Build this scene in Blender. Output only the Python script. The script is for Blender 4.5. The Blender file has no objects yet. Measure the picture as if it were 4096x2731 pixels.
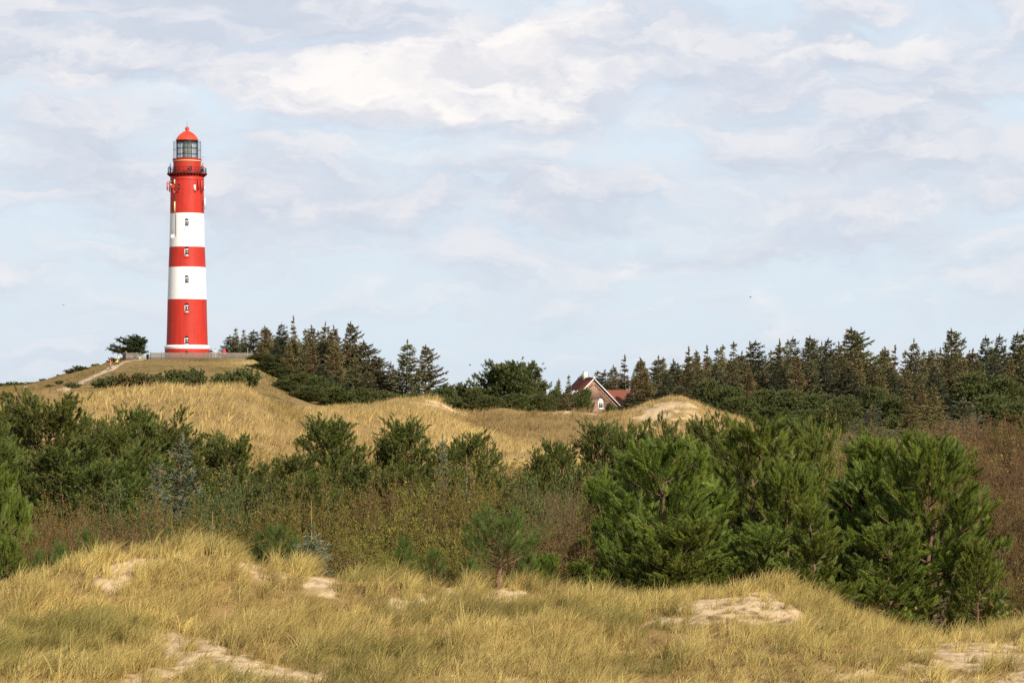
import bpy, math, random
import numpy as np
from mathutils import Vector, Matrix
# ------------------------------------------------------------------ camera, world, sun, exposure
sc = bpy.context.scene
F = 11378.0          # focal length in photo pixels (photo 4096 px wide)
HZ = 1580.0          # photo row of the horizon
CZ = 12.0            # eye height above datum
cam_d = bpy.data.cameras.new("camera"); cam = bpy.data.objects.new("camera", cam_d)
sc.collection.objects.link(cam); sc.camera = cam
cam.location = (0, 0, CZ); cam.rotation_euler = (math.radians(90), 0, 0)
cam_d.sensor_width = 36; cam_d.lens = 36 * F / 4096
cam_d.shift_y = (HZ - 1365.5) / 4096
cam_d.clip_start = 0.3; cam_d.clip_end = 40000
sc.view_settings.view_transform = 'Standard'; sc.view_settings.look = 'None'
sc.view_settings.exposure = 0.27; sc.view_settings.gamma = 1
sc.render.film_transparent = False
sc.cycles.max_bounces = 6; sc.cycles.diffuse_bounces = 3; sc.cycles.glossy_bounces = 2
sc.cycles.transparent_max_bounces = 12; sc.cycles.transmission_bounces = 4
sc.cycles.use_denoising = False
SUN_EL = math.radians(33); SUN_AZ = math.radians(35)      # azimuth: to the right of straight behind the camera
sv = Vector((math.sin(SUN_AZ) * math.cos(SUN_EL), -math.cos(SUN_AZ) * math.cos(SUN_EL), math.sin(SUN_EL)))
sl = bpy.data.lights.new("sun", 'SUN'); sl.energy = 5.0; sl.angle = math.radians(0.5); sl.color = (1.0, 0.93, 0.82)
so = bpy.data.objects.new("sun", sl); sc.collection.objects.link(so)
so.rotation_euler = sv.to_track_quat('Z', 'Y').to_euler(); so.location = (30, -40, 60)

W = bpy.data.worlds.new("World"); sc.world = W; W.use_nodes = True
nt = W.node_tree; nt.nodes.clear(); L = nt.links.new
def nd(t, tree=None, **kw):
    n = (tree or nt).nodes.new(t)
    for k, v in kw.items(): setattr(n, k, v)
    return n
def mth(op, a, b=None, c=None, clamp=False, tree=None):
    tr = tree or nt
    n = tr.nodes.new('ShaderNodeMath'); n.operation = op; n.use_clamp = clamp
    for i, v in enumerate((a, b, c)):
        if v is None: continue
        if isinstance(v, (int, float)): n.inputs[i].default_value = v
        else: tr.links.new(v, n.inputs[i])
    return n.outputs[0]
sky = nd('ShaderNodeTexSky', sky_type='NISHITA', sun_disc=False)
sky.sun_elevation = SUN_EL; sky.sun_rotation = math.pi - SUN_AZ
sky.altitude = 0; sky.air_density = 1.0; sky.dust_density = 1.5; sky.ozone_density = 1.5
tc = nd('ShaderNodeTexCoord'); sx = nd('ShaderNodeSeparateXYZ'); L(tc.outputs['Generated'], sx.inputs[0])
AZ = mth('ARCTAN2', sx.outputs[0], sx.outputs[1]); EL = mth('ARCSINE', sx.outputs[2])
def noise(cx, cy, scale, detail, rough, off=0.0, dist=0.0):
    cb = nd('ShaderNodeCombineXYZ'); L(mth('MULTIPLY', cx, 1.0), cb.inputs[0]); L(cy, cb.inputs[1]); cb.inputs[2].default_value = off
    n = nd('ShaderNodeTexNoise'); n.inputs['Scale'].default_value = scale; n.inputs['Detail'].default_value = detail
    n.inputs['Roughness'].default_value = rough; n.inputs['Distortion'].default_value = dist
    L(cb.outputs[0], n.inputs['Vector']); return n.outputs['Fac']
# warp the directions a little so that no cloud edge is a clean curve
wx = mth('SUBTRACT', noise(AZ, mth('MULTIPLY', EL, 2.0), 16, 5, .6, 3.1), .5)
wy = mth('SUBTRACT', noise(AZ, mth('MULTIPLY', EL, 2.0), 16, 5, .6, 9.7), .5)
AW = mth('ADD', AZ, mth('MULTIPLY', wx, .075)); EW = mth('ADD', EL, mth('MULTIPLY', wy, .045))
def blob(px, py, rx, ry, s, flat=0.0):
    a = (px - 2048) / F; e = (HZ - py) / F
    dx = mth('DIVIDE', mth('SUBTRACT', AW, a), rx / F); dy = mth('DIVIDE', mth('SUBTRACT', EW, e), ry / F)
    q = mth('ADD', mth('MULTIPLY', dx, dx), mth('MULTIPLY', dy, dy))
    return mth('MULTIPLY', mth('EXPONENT', mth('MULTIPLY', q, -1.0)), s)
def total(bs):
    t = bs[0]
    for b in bs[1:]: t = mth('ADD', t, b)
    return t
def ramp01(v, lo, hi):
    n = nd('ShaderNodeMapRange', interpolation_type='SMOOTHSTEP')
    n.inputs[1].default_value = lo; n.inputs[2].default_value = hi; L(v, n.inputs[0]); return n.outputs[0]
def mix(f, a, b):
    n = nd('ShaderNodeMix', data_type='RGBA')
    if isinstance(f, (int, float)): n.inputs[0].default_value = f
    else: L(f, n.inputs[0])
    for i, v in ((6, a), (7, b)):
        if isinstance(v, tuple): n.inputs[i].default_value = (*v, 1)
        else: L(v, n.inputs[i])
    return n.outputs[2]
# layered cloud: the same field is read again a little higher up, so tops catch the light and undersides go grey-blue
def field(e):
    a1 = noise(AW, mth('MULTIPLY', e, 3.4), 11.0, 8, .56, 0.0, .25)
    a2 = noise(AW, mth('MULTIPLY', e, 2.6), 30.0, 8, .56, 5.0, .3)
    return mth('ADD', mth('MULTIPLY', a1, .85), mth('MULTIPLY', a2, .55))
f0 = field(EW); f1 = field(mth('ADD', EW, .0065))
place = total([blob(700, 60, 1500, 200, .20), blob(300, 290, 800, 100, .20), blob(1450, 400, 900, 150, .16), blob(2900, 230, 1000, 150, .16),
               blob(3600, 420, 700, 110, .07), blob(3300, 640, 900, 90, .10), blob(2200, 800, 900, 100, .09), blob(2700, 1000, 800, 50, .12), blob(1300, 900, 900, 100, .07),
               blob(400, 730, 600, 90, .07), blob(250, 440, 500, 55, -.16), blob(930, 470, 260, 90, -.2), blob(2300, 610, 600, 60, -.13),
               blob(2650, 10, 500, 40, -.2), blob(3500, 330, 500, 50, -.08), blob(600, 920, 500, 40, -.08), blob(2900, 1190, 2600, 60, -.07), blob(1900, 1350, 2600, 90, -.10)])
dens = mth('SUBTRACT', mth('ADD', f0, place), .665)
body = ramp01(dens, -.14, .17)
lit = ramp01(mth('SUBTRACT', f0, f1), -.14, .16)
nC = noise(AZ, mth('MULTIPLY', EL, 1.5), 30.0, 9, .62, 12.0, .3)
bright = total([mth('MULTIPLY', mth('SUBTRACT', nC, .5), 1.15), mth('MULTIPLY', mth('SUBTRACT', lit, .5), .25),
                blob(1700, 330, 640, 180, .64), blob(2080, 180, 330, 130, .5), blob(1400, 370, 380, 110, .22), blob(1900, 470, 620, 50, .26),
                blob(3650, 120, 400, 140, .34), blob(250, 330, 480, 50, .24), blob(100, 50, 350, 120, .12), blob(2600, 190, 500, 120, .10), blob(2650, 1000, 500, 22, .16), blob(950, 800, 260, 60, .08)])
brightm = ramp01(bright, .05, .8)
clear = mix(.85, sky.outputs[0], (6.3, 7.2, 8.1))
cloud = mix(lit, (5.05, 5.5, 6.35), (6.75, 6.75, 7.1))
fade = ramp01(EL, .0, .075)
c1 = mix(mth('MULTIPLY', body, mth('ADD', mth('MULTIPLY', fade, .42), .48)), clear, cloud)
c3 = mix(brightm, c1, mix(lit, (6.9, 6.8, 7.1), (8.4, 8.1, 7.9)))
bg = nd('ShaderNodeBackground'); bg.inputs['Strength'].default_value = 0.1; c4 = mix(mth('MULTIPLY', ramp01(EL, .17, .5), .8), c3, sky.outputs[0])   # unseen overhead sky thinned to darker open blue, set to deepen the shadows
L(c4, bg.inputs['Color'])
wo = nd('ShaderNodeOutputWorld'); L(bg.outputs[0], wo.inputs['Surface'])
W.cycles.sampling_method = 'MANUAL'; W.cycles.sample_map_resolution = 512

# ------------------------------------------------------------------ helpers
COL = sc.collection
def s2l(r, g, b):
    f = lambda c: (c / 255 / 12.92) if c / 255 <= .04045 else ((c / 255 + .055) / 1.055) ** 2.4
    return (f(r), f(g), f(b))
def tag(o, label=None, cat=None, group=None, kind=None):
    if label:
        if len(label.split()) > 16: print("LONG", label)
        o["label"] = label
    if cat: o['category'] = cat
    if group: o['group'] = group
    if kind: o['kind'] = kind
    return o
def empty(name, loc, rz=0.0, parent=None):
    o = bpy.data.objects.new(name, None); COL.objects.link(o); o.location = loc; o.rotation_euler = (0, 0, rz)
    o.empty_display_size = .3
    if parent: o.parent = parent
    return o
def mesh_np(name, V, T, C=None):
    """fast triangle mesh from numpy arrays"""
    me = bpy.data.meshes.new(name); V = np.asarray(V, np.float32); T = np.asarray(T, np.int32)
    me.vertices.add(len(V)); me.vertices.foreach_set('co', V.ravel())
    n = T.shape[1]
    me.loops.add(T.size); me.loops.foreach_set('vertex_index', T.ravel())
    me.polygons.add(len(T)); me.polygons.foreach_set('loop_start', np.arange(0, T.size, n, dtype=np.int32))
    me.update(calc_edges=True)
    if C is not None:
        a = me.color_attributes.new('col', 'FLOAT_COLOR', 'POINT')
        C4 = np.ones((len(V), 4), np.float32); C4[:, :3] = C; a.data.foreach_set('color', C4.ravel())
    return me
class Geo:
    def __init__(s): s.v = []; s.t = []; s.c = []; s.n = 0
    def add(s, V, T, C=(.5, .5, .5)):
        V = np.asarray(V, float).reshape(-1, 3); T = np.asarray(T, int)
        if T.shape[1] == 4: T = np.concatenate([T[:, [0, 1, 2]], T[:, [0, 2, 3]]])
        s.v.append(V); s.t.append(T + s.n); C = np.asarray(C, float)
        s.c.append(np.broadcast_to(C, (len(V), 3))); s.n += len(V)
    def box(s, c, d, C=(.5, .5, .5), M=None):
        V = np.array([[x, y, z] for x in (-.5, .5) for y in (-.5, .5) for z in (-.5, .5)]) * np.array(d)
        if M is not None: V = V @ np.array(M).T
        V = V + np.array(c)
        s.add(V, [[0, 1, 3, 2], [4, 6, 7, 5], [0, 4, 5, 1], [2, 3, 7, 6], [0, 2, 6, 4], [1, 5, 7, 3]], C)
    def tube(s, pts, rad, sides=6, C=(.5, .5, .5), cap=True):
        pts = np.asarray(pts, float); m = len(pts); rad = np.broadcast_to(np.asarray(rad, float), (m,))
        d = np.gradient(pts, axis=0); d /= (np.linalg.norm(d, axis=1)[:, None] + 1e-9)
        up = np.array([0, 0, 1.]) if abs(d[:, 2]).mean() < .8 else np.array([1., 0, 0])
        a = np.cross(d, up); a /= (np.linalg.norm(a, axis=1)[:, None] + 1e-9); b = np.cross(d, a)
        th = np.linspace(0, 2 * math.pi, sides, endpoint=False)
        V = pts[:, None] + rad[:, None, None] * (np.cos(th)[None, :, None] * a[:, None] + np.sin(th)[None, :, None] * b[:, None])
        T = []
        for i in range(m - 1):
            for j in range(sides):
                k = (j + 1) % sides; T.append([i * sides + j, i * sides + k, (i + 1) * sides + k, (i + 1) * sides + j])
        s.add(V.reshape(-1, 3), T, C)
        if cap:
            for e in (0, m - 1):
                base = s.n; s.add(V[e], [[0, j, j + 1] for j in range(1, sides - 1)], C)
    def lathe(s, prof, segs=64, C=(.5, .5, .5), a0=0, a1=2 * math.pi, close=False):
        prof = np.asarray(prof, float); m = len(prof); full = abs(a1 - a0 - 2 * math.pi) < 1e-6
        k = segs if full else segs + 1
        th = a0 + (a1 - a0) * np.arange(k) / segs
        V = np.stack([prof[:, 0, None] * np.cos(th), prof[:, 0, None] * np.sin(th), np.broadcast_to(prof[:, 1, None], (m, k))], -1)
        T = []
        rng_m = m if close else m - 1
        for i in range(rng_m):
            i2 = (i + 1) % m
            for j in range(segs):
                j2 = (j + 1) % k if full else j + 1
                T.append([i * k + j, i * k + j2, i2 * k + j2, i2 * k + j])
        s.add(V.reshape(-1, 3), T, C)
    def mesh(s, name): return mesh_np(name, np.concatenate(s.v), np.concatenate(s.t), np.concatenate(s.c))
    def build(s, name, mat, parent=None, loc=(0, 0, 0), smooth=False):
        me = s.mesh(name)
        if smooth: me.shade_smooth()
        return link(name, me, mat, parent, loc)
def link(name, me, mat, parent=None, loc=(0, 0, 0)):
    o = bpy.data.objects.new(name, me); COL.objects.link(o); o.location = loc
    if mat and not me.materials: me.materials.append(mat)
    if parent: o.parent = parent
    return o
def weld(me, d=1e-4):
    import bmesh
    bm = bmesh.new(); bm.from_mesh(me); bmesh.ops.remove_doubles(bm, verts=bm.verts, dist=d)
    bmesh.ops.recalc_face_normals(bm, faces=bm.faces); bm.to_mesh(me); bm.free(); return me
def copy_tree(o, name=None, parent=None):
    c = o.copy(); COL.objects.link(c); c.parent = parent
    for ch in list(o.children): copy_tree(ch, None, c)
    return c
def X(px, Y): return (px - 2048) / F * Y
def Zp(py, Y): return CZ + (HZ - py) / F * Y

# value noise, vectorised
def _h(ix, iy, seed):
    n = (ix.astype(np.int64) * 374761393 + iy.astype(np.int64) * 668265263 + seed * 974634777) & 0xffffffff
    n = ((n ^ (n >> 13)) * 1274126177) & 0xffffffff
    return ((n ^ (n >> 16)) & 0xffffff) / float(0xffffff)
def vnoise(x, y, seed=0):
    x = np.asarray(x, float); y = np.asarray(y, float); ix = np.floor(x); iy = np.floor(y); fx = x - ix; fy = y - iy
    fx = fx * fx * (3 - 2 * fx); fy = fy * fy * (3 - 2 * fy)
    a = _h(ix, iy, seed); b = _h(ix + 1, iy, seed); c = _h(ix, iy + 1, seed); d = _h(ix + 1, iy + 1, seed)
    return (a * (1 - fx) + b * fx) * (1 - fy) + (c * (1 - fx) + d * fx) * fy
def fbm(x, y, seed=0, o=4):
    s = 0; a = .5; t = 0
    for i in range(o):
        s = s + a * vnoise(x * 2 ** i + 17.3 * i, y * 2 ** i - 9.1 * i, seed + i); t += a; a *= .5
    return s / t
def sstep(a, b, x): t = np.clip((x - a) / (b - a), 0, 1); return t * t * (3 - 2 * t)

# ------------------------------------------------------------------ materials
def mat_new(name):
    m = bpy.data.materials.new(name); m.use_nodes = True; return m, m.node_tree, m.node_tree.nodes['Principled BSDF']
def simple(name, col, rough=.6, metal=0, var=.12, scale=8.0, bump=0.0, spec=.4):
    m, t, b = mat_new(name)
    n = nd('ShaderNodeTexNoise', t); n.inputs['Scale'].default_value = scale; n.inputs['Detail'].default_value = 5
    tcn = nd('ShaderNodeTexCoord', t); t.links.new(tcn.outputs['Object'], n.inputs['Vector'])
    mx = nd('ShaderNodeMix', t, data_type='RGBA'); t.links.new(n.outputs['Fac'], mx.inputs[0])
    mx.inputs[6].default_value = (*[max(0, c * (1 - var)) for c in col], 1); mx.inputs[7].default_value = (*[min(1, c * (1 + var)) for c in col], 1)
    t.links.new(mx.outputs[2], b.inputs['Base Color']); b.inputs['Roughness'].default_value = rough; b.inputs['Metallic'].default_value = metal
    b.inputs['Specular IOR Level'].default_value = spec
    if bump:
        bp = nd('ShaderNodeBump', t); bp.inputs['Strength'].default_value = bump; t.links.new(n.outputs['Fac'], bp.inputs['Height']); t.links.new(bp.outputs[0], b.inputs['Normal'])
    return m
def foliage(name, trans=.25, rough=.55, spec=.25, gain=1.0):
    m, t, b = mat_new(name)
    a = nd('ShaderNodeAttribute', t, attribute_name='col')
    oi = nd('ShaderNodeObjectInfo', t)
    hs = nd('ShaderNodeHueSaturation', t)
    t.links.new(a.outputs['Color'], hs.inputs['Color'])
    t.links.new(mth('ADD', mth('MULTIPLY', oi.outputs['Random'], .03, tree=t), .485, tree=t), hs.inputs['Hue'])
    t.links.new(mth('ADD', mth('MULTIPLY', oi.outputs['Random'], .22 * gain, tree=t), .87 * gain, tree=t), hs.inputs['Value'])
    t.links.new(hs.outputs[0], b.inputs['Base Color']); b.inputs['Roughness'].default_value = rough; b.inputs['Specular IOR Level'].default_value = spec
    if trans:
        tr = nd('ShaderNodeBsdfTranslucent', t); t.links.new(hs.outputs[0], tr.inputs['Color'])
        ms = nd('ShaderNodeMixShader', t); ms.inputs[0].default_value = trans
        t.links.new(b.outputs[0], ms.inputs[1]); t.links.new(tr.outputs[0], ms.inputs[2])
        t.links.new(ms.outputs[0], t.nodes['Material Output'].inputs['Surface'])
    return m
def attrmat(name, rough=.9, nscale=0, amt=.15, bump=0.0, spec=.2):
    m, t, b = mat_new(name)
    a = nd('ShaderNodeAttribute', t, attribute_name='col'); b.inputs['Roughness'].default_value = rough; b.inputs['Specular IOR Level'].default_value = spec
    if nscale:
        tcn = nd('ShaderNodeTexCoord', t); n = nd('ShaderNodeTexNoise', t); n.inputs['Scale'].default_value = nscale; n.inputs['Detail'].default_value = 8; n.inputs['Roughness'].default_value = .65
        t.links.new(tcn.outputs['Object'], n.inputs['Vector'])
        hs = nd('ShaderNodeHueSaturation', t); t.links.new(a.outputs['Color'], hs.inputs['Color'])
        t.links.new(mth('ADD', mth('MULTIPLY', n.outputs['Fac'], 2 * amt, tree=t), 1 - amt, tree=t), hs.inputs['Value'])
        t.links.new(hs.outputs[0], b.inputs['Base Color'])
        if bump:
            bp = nd('ShaderNodeBump', t); bp.inputs['Strength'].default_value = bump; bp.inputs['Distance'].default_value = .15
            t.links.new(n.outputs['Fac'], bp.inputs['Height']); t.links.new(bp.outputs[0], b.inputs['Normal'])
    else: t.links.new(a.outputs['Color'], b.inputs['Base Color'])
    return m
# ------------------------------------------------------------------ terrain: one sheet, ridge after ridge
def KY(r, pts): return (r, 'y', np.array(pts, float))
def KZ(r, pts): return (r, 'z', np.array(pts if isinstance(pts, list) else [(0, pts)], float))
CREST = [(-800, 2420), (-300, 2400), (0, 2390), (150, 2360), (300, 2300), (500, 2251), (750, 2226), (950, 2246), (1150, 2285), (1400, 2330), (1700, 2355), (2000, 2365), (2300, 2415), (2500, 2455), (2650, 2436), (2800, 2401), (3000, 2391), (3150, 2406), (3300, 2455), (3450, 2520), (3650, 2580), (3800, 2600), (4096, 2550), (4500, 2505)]
RIDGEA = [(-600, 1650), (0, 1660), (130, 1670), (300, 1612), (450, 1592), (560, 1578), (750, 1576), (850, 1568), (960, 1545), (1010, 1562), (1070, 1596), (1150, 1626), (1300, 1628), (1600, 1628), (1720, 1650), (1830, 1700), (1900, 1725), (2050, 1780), (2200, 1835), (2400, 1880), (2700, 1920), (3300, 1900), (4200, 1880)]
RIDGEB = [(-600, 1590), (250, 1600), (320, 1650), (1050, 1660), (1250, 1655), (1500, 1635), (1640, 1615), (1700, 1602), (1740, 1606), (1830, 1655), (1900, 1662), (2000, 1642), (2150, 1646), (2300, 1655), (2450, 1652), (2540, 1636), (2620, 1612), (2680, 1602), (2740, 1604), (2790, 1620), (2850, 1652), (2950, 1692), (3100, 1730), (3500, 1760), (4200, 1780)]
KNOTS = [
    KZ(0, CZ - 1.65), KZ(9, CZ - 3.0), KZ(25, CZ - 5.9), KZ(40, CZ - 6.0),
    KY(50, [(-800, 2740), (1500, 2735), (2500, 2750), (4500, 2750)]),
    KY(55, [(-800, 2540), (400, 2490), (1000, 2490), (1700, 2530), (2500, 2560), (2900, 2530), (3200, 2540), (3500, 2600), (4500, 2600)]),
    KY(60, CREST),
    KZ(68, [(0, CZ - 5.6), (2500, CZ - 5.8), (3300, CZ - 5.8)]), KZ(82, [(0, CZ - 6.3), (3200, CZ - 6.2), (3700, CZ - 5.2)]),
    KZ(118, [(0, CZ - 6.3), (2200, CZ - 6.2), (3200, CZ - 5.2), (3700, CZ - 3.6)]), KZ(150, [(0, CZ - 4.6), (2200, CZ - 4.6), (3300, CZ - 4.2), (3700, CZ - 2.8)]),
    KY(172, [(-600, 1780), (0, 1780), (300, 1725), (520, 1770), (800, 1700), (1000, 1720), (1180, 1800), (1400, 1735), (1650, 1755), (1850, 1830), (2200, 1870), (2700, 1920), (3300, 1900), (4200, 1780)]),
    KY(195, RIDGEA), KZ(225, [(0, 0)]), KY(262, RIDGEB),
    KZ(320, [(0, CZ - .7), (250, CZ - .9), (600, CZ - 3), (1000, CZ - 4.2), (2400, CZ - 5), (4096, CZ - 5)]),
    KY(400, [(-600, 1575), (250, 1566), (450, 1560), (1000, 1568), (1300, 1640), (1700, 1700), (4200, 1710)]),
    KY(450, [(-600, 1562), (0, 1558), (150, 1552), (250, 1532), (400, 1500), (600, 1482), (1000, 1484), (1100, 1520), (1250, 1600), (1500, 1670), (4200, 1690)]),
    KY(497, [(-600, 1558), (0, 1550), (100, 1540), (180, 1520), (250, 1497), (330, 1477), (400, 1461), (470, 1449), (500, 1441), (560, 1440), (1010, 1439), (1060, 1460), (1200, 1560), (1400, 1630), (1650, 1670), (2300, 1684), (4200, 1680)]),
    KY(535, [(-600, 1570), (300, 1520), (470, 1455), (600, 1450), (1010, 1452), (1100, 1500), (1300, 1590), (1600, 1670), (4200, 1680)]),
    KZ(620, CZ - 3), KZ(800, CZ - 5), KZ(1600, CZ - 6), KZ(6000, CZ - 8), KZ(20000, CZ - 14)]
def knot_z(k, P, cs):
    r, kind, a = k
    v = np.interp(P, a[:, 0], a[:, 1])
    return v if kind == 'z' else CZ + (HZ - v) / F * r * cs
RK = np.array([k[0] for k in KNOTS], float)
def height(x, y):
    x = np.atleast_1d(np.asarray(x, float)); y = np.atleast_1d(np.asarray(y, float))
    r = np.hypot(x, y); th = np.arctan2(x, y); thc = np.clip(th, -.35, .35); P = 2048 + F * np.tan(thc); cs = np.cos(thc)
    Z = np.stack([knot_z(k, P, cs) for k in KNOTS])
    i225 = list(RK).index(225.); Z[i225] = np.minimum(Z[i225 - 1], Z[i225 + 1]) - .9
    d = (Z[1:] - Z[:-1]) / (RK[1:] - RK[:-1])[:, None]
    m = np.zeros_like(Z); pr = d[:-1] * d[1:]
    h0 = (RK[1:-1] - RK[:-2])[:, None]; h1 = (RK[2:] - RK[1:-1])[:, None]
    w1 = 2 * h1 + h0; w2 = h1 + 2 * h0
    with np.errstate(divide='ignore', invalid='ignore'):
        hm = (w1 + w2) / (w1 / d[:-1] + w2 / d[1:])
    m[1:-1] = np.where(pr > 0, hm, 0); m[0] = d[0]; m[-1] = d[-1]
    i = np.clip(np.searchsorted(RK, r, side='right') - 1, 0, len(RK) - 2); c = np.arange(len(r))
    h = RK[i + 1] - RK[i]; t = np.clip((r - RK[i]) / h, 0, 1)
    z = (2 * t**3 - 3 * t**2 + 1) * Z[i, c] + (t**3 - 2 * t**2 + t) * h * m[i, c] + (-2 * t**3 + 3 * t**2) * Z[i + 1, c] + (t**3 - t**2) * h * m[i + 1, c]
    n1 = fbm(x / 3.1, y / 3.1, 5, 4) - .5; n2 = fbm(x / 14., y / 14., 11, 4) - .5
    z = z + n1 * .5 * sstep(3, 12, r) * (1 - sstep(60, 90, r)) + (n2 * 1.9 + (fbm(x / 5., y / 5., 31, 3) - .5) * 1.1) * sstep(75, 120, r) * (1 - .75 * sstep(330, 430, r)) * (1 - sstep(600, 900, r))
    # flat top round the lighthouse
    fx = X(748, 517); dd = np.hypot((x - fx) / 12.5, (y - 511) / 14.5); k = 1 - sstep(.9, 1.25, dd)
    return z * (1 - k) + (CZ + (HZ - 1440) / F * 500 + .5 * sstep(499.5, 505, y)) * k
def gz(x, y): return float(height(x, y)[0])
# bare sand: (px, py, rx, ry, rmin, rmax, strength), ellipses laid on the slopes
SANDS = [(490, 2262, 90, 32, 52, 62, 1.05), (450, 2325, 60, 32, 52, 62, 1.0), (640, 2262, 70, 24, 52, 62, .8), (1010, 2268, 80, 28, 52, 62, 1.05), (1080, 2290, 70, 26, 52, 62, 1.0), (1280, 2345, 60, 44, 52, 62, .9),
         (1760, 2375, 80, 40, 52, 62, 1.05), (1690, 2415, 100, 32, 52, 62, .85), (2010, 2378, 70, 20, 52, 62, 1.1), (2060, 2395, 60, 16, 52, 62, .8),
         (2960, 2425, 190, 42, 51, 62, 1.0), (3080, 2470, 130, 40, 51, 62, 1.0), (2800, 2420, 120, 26, 51, 62, .9), (2750, 2500, 150, 36, 50, 60, .75), (2950, 2520, 260, 40, 50, 60, .55), (3300, 2530, 200, 40, 50, 60, .35),
         (680, 2575, 70, 36, 44, 60, 1.05), (770, 2620, 120, 50, 44, 60, 1.2), (900, 2660, 110, 38, 44, 60, 1.1), (1020, 2690, 110, 30, 44, 60, 1.1), (1180, 2715, 120, 26, 44, 60, 1.0), (700, 2720, 140, 40, 44, 60, .8), (530, 2700, 40, 34, 44, 60, .7),
         (1580, 2725, 60, 18, 44, 60, .8), (1780, 2700, 60, 18, 44, 60, .7), (2050, 2725, 60, 14, 44, 60, .6),
         (3600, 2620, 150, 28, 44, 60, .8), (3850, 2600, 230, 34, 44, 60, 1.0), (3950, 2650, 200, 50, 44, 60, 1.1), (3600, 2680, 240, 40, 44, 60, .85), (4000, 2710, 200, 40, 44, 60, 1.0), (3050, 2720, 120, 22, 44, 60, .6),
         (1120, 1598, 90, 14, 180, 215, .8), (1190, 1612, 40, 10, 180, 215, .7), (1070, 1600, 16, 8, 180, 200, .7), (1700, 1618, 60, 16, 240, 270, 1.2), (1760, 1632, 70, 14, 240, 270, 1.1), (1830, 1650, 40, 10, 240, 270, .7),
         (2690, 1622, 80, 11, 240, 264, 1.1), (2610, 1636, 70, 8, 235, 264, 1.05), (2700, 1655, 150, 22, 225, 262, .62), (2750, 1690, 110, 22, 215, 262, .66), (2600, 1660, 130, 14, 225, 262, .55), (2640, 1720, 90, 18, 215, 262, .5), (2160, 1632, 60, 8, 250, 270, .8), (2230, 1640, 60, 10, 245, 270, .8), (2440, 1652, 100, 9, 245, 270, .7), (2860, 1720, 60, 14, 215, 268, .5),
         (925, 2060, 0.1, .1, 0, 1, 0), (985, 1450, 40, 12, 470, 500, .5)]
def project(x, y, z): return 2048 + F * x / np.maximum(y, .1), HZ - F * (z - CZ) / np.maximum(y, .1)
def sandmask(x, y, z):
    px, py = project(x, y, z); r = np.hypot(x, y); s = np.zeros(len(x))
    nz = (fbm(x * 1.3, y * 1.3, 77, 4) - .5)
    nzf = (fbm(x * .33, y * .33, 78, 5) - .5)
    n = np.where(r < 100, nz + .9 * (fbm(x * 4.5, y * 4.5, 79, 3) - .5), nzf + 1.1 * (fbm(x * 1.4, y * 1.4, 80, 3) - .5))
    for (cx, cy, rx, ry, r0, r1, k) in SANDS:
        if k <= 0: continue
        q = ((px - cx) / (rx * 1.25)) ** 2 + ((py - cy) / (ry * 1.25)) ** 2
        s = np.maximum(s, np.where((r > r0) & (r < r1) & (y > 0), k * np.clip(1.55 - q, 0, 1), 0))
    return np.clip(sstep(.3, .9, s * .8 + n * 1.5 * (s > .02)), 0, 1)
def heath(x, y, z):
    """dull brown heather areas between the grass"""
    px, py = project(x, y, z); r = np.hypot(x, y)
    a = sstep(225, 245, r) * sstep(1830, 1900, px) * (1 - sstep(2380, 2560, px)) * (1 - sstep(290, 330, r)) * .85
    b = sstep(175, 260, r) * (1 - sstep(250, 420, px)); c = sstep(330, 400, r)
    return np.clip(np.maximum(np.maximum(a, b * .8), c * .8) , 0, 1)
_inner = np.linspace(-.29, .29, 760); _out = np.concatenate([np.linspace(.31, .7, 14), np.linspace(.8, math.pi, 24)])
TH = np.concatenate([-_out[::-1], _inner, _out])[1:]
RR = np.concatenate([np.linspace(.8, 44, 60), np.arange(44.5, 64, .14), np.arange(64.2, 130, .7), np.arange(130.5, 300, .62), np.arange(301, 545, 1.5), np.geomspace(548, 20000, 60)])
tg, rg = np.meshgrid(TH, RR); gx = (rg * np.sin(tg)).ravel(); gy = (rg * np.cos(tg)).ravel(); ghz = height(gx, gy)
nt_, nr_ = len(TH), len(RR); idx = np.arange(nt_ * nr_).reshape(nr_, nt_)
q = np.stack([idx[:-1], np.roll(idx, -1, 1)[:-1], np.roll(idx, -1, 1)[1:], idx[1:]], -1).reshape(-1, 4)
sm = sandmask(gx, gy, ghz); hm_ = heath(gx, gy, ghz)
n1 = fbm(gx * .9, gy * .9, 41, 5)[:, None]; n2 = fbm(gx * .12, gy * .12, 43, 5)[:, None]
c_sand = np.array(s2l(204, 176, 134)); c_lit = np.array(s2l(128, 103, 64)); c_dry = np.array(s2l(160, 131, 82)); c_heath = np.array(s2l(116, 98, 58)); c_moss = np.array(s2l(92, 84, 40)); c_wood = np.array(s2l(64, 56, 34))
gc = c_lit * (1 - n1) + c_dry * n1
hs_ = hm_[:, None]; gc = gc * (1 - hs_) + (c_heath * (1 - n2 * .9) + c_dry * n2 * .8) * hs_
rgf = rg.ravel()
mossm = (sstep(.52, .64, fbm(gx * .45, gy * .45, 51, 4)) * (rgf < 62) * .5)
px_, py_ = project(gx, gy, ghz)
mossm = np.maximum(mossm, (rgf < 60) * (gy > 0) * np.exp(-((px_ - 1850) / 380) ** 2 - ((py_ - 2660) / 90) ** 2) * sstep(.4, .55, fbm(gx * 1.1, gy * 1.1, 55, 4)) * .9)
mossm = mossm[:, None]; gc = gc * (1 - mossm) + c_moss * mossm
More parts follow.
